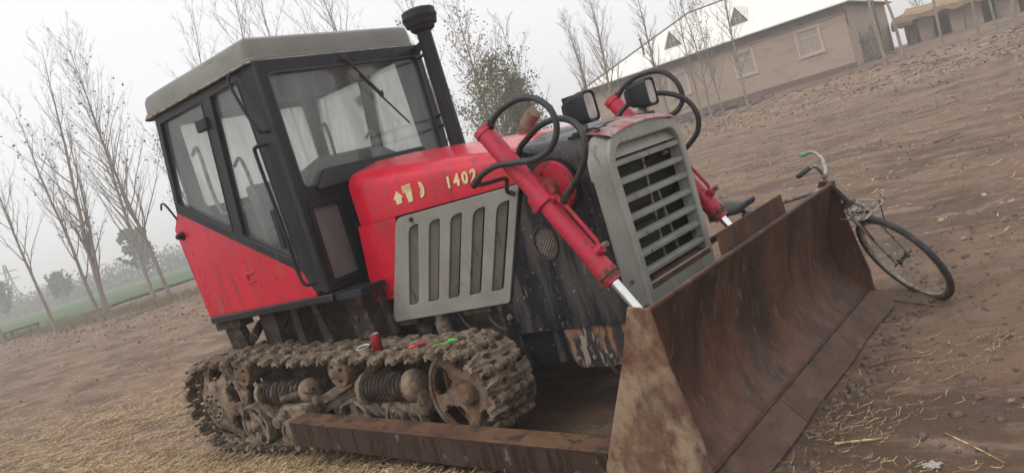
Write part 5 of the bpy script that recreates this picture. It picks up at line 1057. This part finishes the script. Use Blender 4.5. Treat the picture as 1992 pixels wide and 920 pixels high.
# hip roof in overlapping metal sheets
ov=.45; ea=[(-ov,-ov),(LEN+ov,-ov),(LEN+ov,DEP+ov),(-ov,DEP+ov)]; R1=(4.15,7.0);R2=(LEN-4.15,7.0)
def slope(name,poly):
    m=MB(); top=[hp(*p) for p in poly]; m.add(top+[p-V3((0,0,.05)) for p in top],[tuple(range(len(top))),tuple(range(len(top),2*len(top)))[::-1]]+[(i,i+len(top),(i+1)%len(top)+len(top),(i+1)%len(top)) for i in range(len(top))]); return m.build(name,M['roofm'],hs_,smooth=0)
ez=EZ+.03
rf=slope('roof',[(ea[0][0],ea[0][1],ez),(ea[1][0],ea[1][1],ez),(*R2,RZ),(*R1,RZ)])
slope('roof',[(ea[1][0],ea[1][1],ez),(ea[2][0],ea[2][1],ez),(*R2,RZ)]); slope('roof',[(ea[2][0],ea[2][1],ez),(ea[3][0],ea[3][1],ez),(*R1,RZ),(*R2,RZ)]); slope('roof',[(ea[3][0],ea[3][1],ez),(ea[0][0],ea[0][1],ez),(*R1,RZ)])
# standing seams on the front slope
for k in range(1,18):
    u=-ov+k*(LEN+2*ov)/18; v1=7.0
    if u<R1[0]: v1=-ov+(7+ov)*(u+ov)/(R1[0]+ov)
    elif u>R2[0]: v1=-ov+(7+ov)*(LEN+ov-u)/(LEN+ov-R2[0])
    z1=ez+(RZ-ez)*(v1+ov)/(7+ov); MB().beam(hp(u,-ov,ez+.012),hp(u,v1,z1+.006),.018,.016).build('standing_seam',M['roofm'],rf)
MB().tube([hp(ea[0][0],ea[0][1],ez+.02),hp(*R1,RZ+.03),hp(*R2,RZ+.03),hp(ea[1][0],ea[1][1],ez+.02)],.06,6).build('ridge_cap',M['claydk'],rf)
m=MB(); m.hexa([hp(-ov,-ov+.01,EZ-.06),hp(LEN+ov,-ov+.01,EZ-.06),hp(LEN+ov,-.04,EZ-.06),hp(-ov,-.04,EZ-.06),hp(-ov,-ov+.01,EZ-.03),hp(LEN+ov,-ov+.01,EZ-.03),hp(LEN+ov,-.04,EZ-.03),hp(-ov,-.04,EZ-.03)]); m.build('soffit',M['claydk'],hs_)
m=MB(); m.hexa([hp(LEN+.02,-.03,EZ-.06),hp(LEN+ov,-.03,EZ-.06),hp(LEN+ov,DEP,EZ-.06),hp(LEN+.02,DEP,EZ-.06),hp(LEN+.02,-.03,EZ-.03),hp(LEN+ov,-.03,EZ-.03),hp(LEN+ov,DEP,EZ-.03),hp(LEN+.02,DEP,EZ-.03)]); m.build('soffit',M['claydk'],hs_)
for u in (4.72,8.5):   # small gabled dormers
    zf=lambda v: ez+(RZ-ez)*(v+ov)/(7+ov)
    v0=1.6; zb=zf(v0)+.02; zt=zb+.85
    m=MB(); m.add([hp(u-.42,v0,zb),hp(u+.42,v0,zb),hp(u,v0,zt),hp(u-.42,v0+.06,zb),hp(u+.42,v0+.06,zb),hp(u,v0+.06,zt)],[(0,1,2),(5,4,3),(0,3,4,1),(1,4,5,2),(2,5,3,0)]); dm=m.build('dormer',M['claydk'],hs_,smooth=0)
    vb=v0+.85*(7+ov)/(RZ-ez)
    for sg in (-1,1):
        m=MB(); a0,a1=hp(u,v0-.12,zt+.05),hp(u,vb,zt+.05); b0,b1=hp(u+sg*.55,v0-.12,zb-.02),hp(u+sg*.50,v0+.1,zb-.02); dz=V3((0,0,.035)); m.hexa([a0,b0,b1,a1,a0+dz,b0+dz,b1+dz,a1+dz]); m.build('dormer_roof',M['roofm'],dm,smooth=0)
    m=MB()
    for k in (-.12,.12): m.beam(hp(u+k,v0-.02,zb+.05),hp(u+k,v0-.02,zb+.5),.03,.03,X)
    m.beam(hp(u-.25,v0-.02,zb+.3),hp(u+.25,v0-.02,zb+.3),.03,.03); m.build('glazing_bars',M['whitew'],dm)
MB().cyl(hp(2.78,2,4.9),hp(2.78,2,6.05),.055,n=10).build('stove_pipe',M['dark'],hs_)
MB().cyl(hp(2.78,2,6.05),hp(2.78,2,6.15),.08,n=10).build('pipe_cowl',M['dark'],hs_)
# ladder and planks leaning by the left of the facade
ld=empty('ladder',hp(2.9,-.5,1.1),'grey wooden ladder leaning on the house wall behind the right headlight','ladder')
for du in (0,.45): MB().beam(hp(2.7+du,-1.0,1.0),hp(2.9+du,-.13,3.4),.06,.05,X).build('rail',M['wood'],ld)
for k in range(7): t_=(k+.5)/7; MB().beam(hp(2.7+.2*t_,-1.0+.87*t_,1.0+2.4*t_),hp(3.15+.2*t_,-1.0+.87*t_,1.0+2.4*t_),.04,.03).build('rung',M['wood'],ld)
def heap(cx,cy,n,sx,sy,name,label,mats,size,seed=2):
    rd=random.Random(seed); e=empty(name,(cx,cy,float(gh(cx,cy))),label,'rubble','rubble heaps below the house')
    for k in range(n):
        x=cx+rd.gauss(0,sx);y=cy+rd.gauss(0,sy); s_=rd.uniform(*size); z_=float(gh(x,y))+s_*.2+max(0,.25-.2*abs(x-cx)/sx)*rd.random()
        d=V3((rd.gauss(0,1),rd.gauss(0,1),rd.gauss(0,.25))).normalized()*s_
        MB().beam(V3((x,y,z_))-d,V3((x,y,z_))+d,s_*rd.uniform(.5,.9),s_*rd.uniform(.3,.7)).build('lump',M[rd.choice(mats)],e,jit=s_*.25,jscale=5,bevel=s_*.06)
heap(-14.6,32.0,60,1.1,.45,'rubble_heap','grey heap of rubble and brushwood among the saplings below the house',['stone','wood'],(.08,.24))
heap(-18.4,32.6,40,1.2,.5,'rubble_heap','grey rubble at the foot of the wall behind the right headlight',['stone','clod'],(.08,.24),5)
stick([(-17.2,31.6,.25),(-16.3,31.2,.55),(-15.6,30.9,.75)],.035,'branch','wood','long crooked branch propped in front of the house wall','branch')
# ================================================================ sheds and posts
def shed(ox,oy,L_,W_,ang,h,label,openings,posts=4,sd_=1):
    c,s_=math.cos(ang),math.sin(ang); z0=float(gh(ox,oy))-.1; rd=random.Random(sd_)
    q_=lambda u,v,z:(ox+u*c-v*s_,oy+u*s_+v*c,z0+z); e=empty('thatched_shed',(ox,oy,z0),label,'shed','thatched sheds beyond the house')
    MB().plate([(0,0),(L_,0),(L_,h),(0,h)],[[(a,.12),(b,.12),(b,h*.82),(a,h*.82)] for a,b in openings],.25,q_(0,.15,0),(c,s_,0),Z).build('front_wall',M['clay'],e,smooth=0)
    for u in (.12,L_-.12): MB().hexa([q_(u-.12,.28,0),q_(u+.12,.28,0),q_(u+.12,W_,0),q_(u-.12,W_,0),q_(u-.12,.28,h),q_(u+.12,.28,h),q_(u+.12,W_,h),q_(u-.12,W_,h)]).build('side_wall',M['clay'],e)
    MB().hexa([q_(.25,W_-.25,0),q_(L_-.25,W_-.25,0),q_(L_-.25,W_,0),q_(.25,W_,0),q_(.25,W_-.25,h),q_(L_-.25,W_-.25,h),q_(L_-.25,W_,h),q_(.25,W_,h)]).build('back_wall',M['clay'],e)
    def th(u,v):
        x=-.5+u*(L_+1); y=-.7+v*(W_+1.2); k=math.sin(PI*min(1,max(0,v)))**.6; return q_(x,y,h+.1+.45*k+.16*mn.noise(Vector((x*.8,y*.8,sd_)))+.07*mn.noise(Vector((x*3,y*3,sd_))))
    MB().sheet(36,14,th,lambda u,v:(0,0,.28+.08*math.sin(u*60+v*9))).build('thatch',M['thatch'],e,smooth=50)
    for k in range(posts):
        u=(k+.5)*L_/posts+rd.uniform(-.3,.3); MB().tube([q_(u,-.5,0),q_(u+rd.uniform(-.15,.15),-.45,h+.05)],[.06,.05],7).build('post',M['wood'],e,jit=.02)
    for k in range(8):
        u=rd.uniform(0,L_); MB().tube([q_(u,-.75,h+.05),q_(u+rd.uniform(-.2,.2),1.2,h+.12)],.04,5).build('roof_pole',M['wood'],e)
shed(-10.0,50.2,3.6,3,-.05,1.45,'low clay shed with sagging thatch just right of the house',[(1.5,2.3)],2,3)
shed(-8.2,44.8,9.5,4,.12,1.5,'long thatched shed with open doorways at the upper right',[(.7,1.5),(3.0,3.6),(4.6,8.6)],6,8)
lt=empty('lean_to',(-10.6,49.0,1.2),'grey board fence and gate posts between the house and the sheds','fence')
for k in range(9): MB().beam((-9.9+.02*k,38.5+k*.42,1.1),(-9.95+.02*k,38.5+k*.42+.1,2.7+.3*math.sin(k)),.12,.03,X).build('board',M['wood'],lt)
MB().beam((-9.9,38.4,2.2),(-9.75,42.1,2.2),.05,.06).build('rail',M['wood'],lt)
def post(x,y,h,lb,r_=.07):
    z=float(gh(x,y)); tag(MB().tube([(x,y,z-.1),(x+.03,y,z+h*.5),(x+.02,y+.03,z+h)],[r_,r_*.85,r_*.7],8).build('pole',M['wood'],jit=.01),lb,'pole','wooden poles by the house and sheds')
post(-9.15,40.6,6.5,'leaning grey utility pole beside the house end wall')
post(-5.9,46.0,2.2,'short grey fence post before the long shed')
stick([(-8.9,37.9,.05),(-8.4,37.6,.2),(-8.0,37.8,.05)],.06,'log','wood','dark log lying at the right corner of the house','log')
# ================================================================ haze
hz=MB().box((-260,-230,-1.5),(240,260,16)).mesh('haze',None) if 0 else None
mb=MB().box((-430,-210,-1.5),(410,430,16)); me=bpy.data.meshes.new('haze'); me.from_pydata(mb.v,[],mb.f)
hm=bpy.data.materials.new('haze'); hm.use_nodes=True; N=hm.node_tree.nodes; N.clear(); o1=N.new('ShaderNodeOutputMaterial'); pv=N.new('ShaderNodeVolumePrincipled')
pv.inputs['Color'].default_value=(.98,.98,.985,1); pv.inputs['Density'].default_value=.004; pv.inputs['Anisotropy'].default_value=.2; hm.node_tree.links.new(pv.outputs[0],o1.inputs['Volume']); me.materials.append(hm)
o=bpy.data.objects.new('haze',me); col.objects.link(o); o['kind']='stuff'
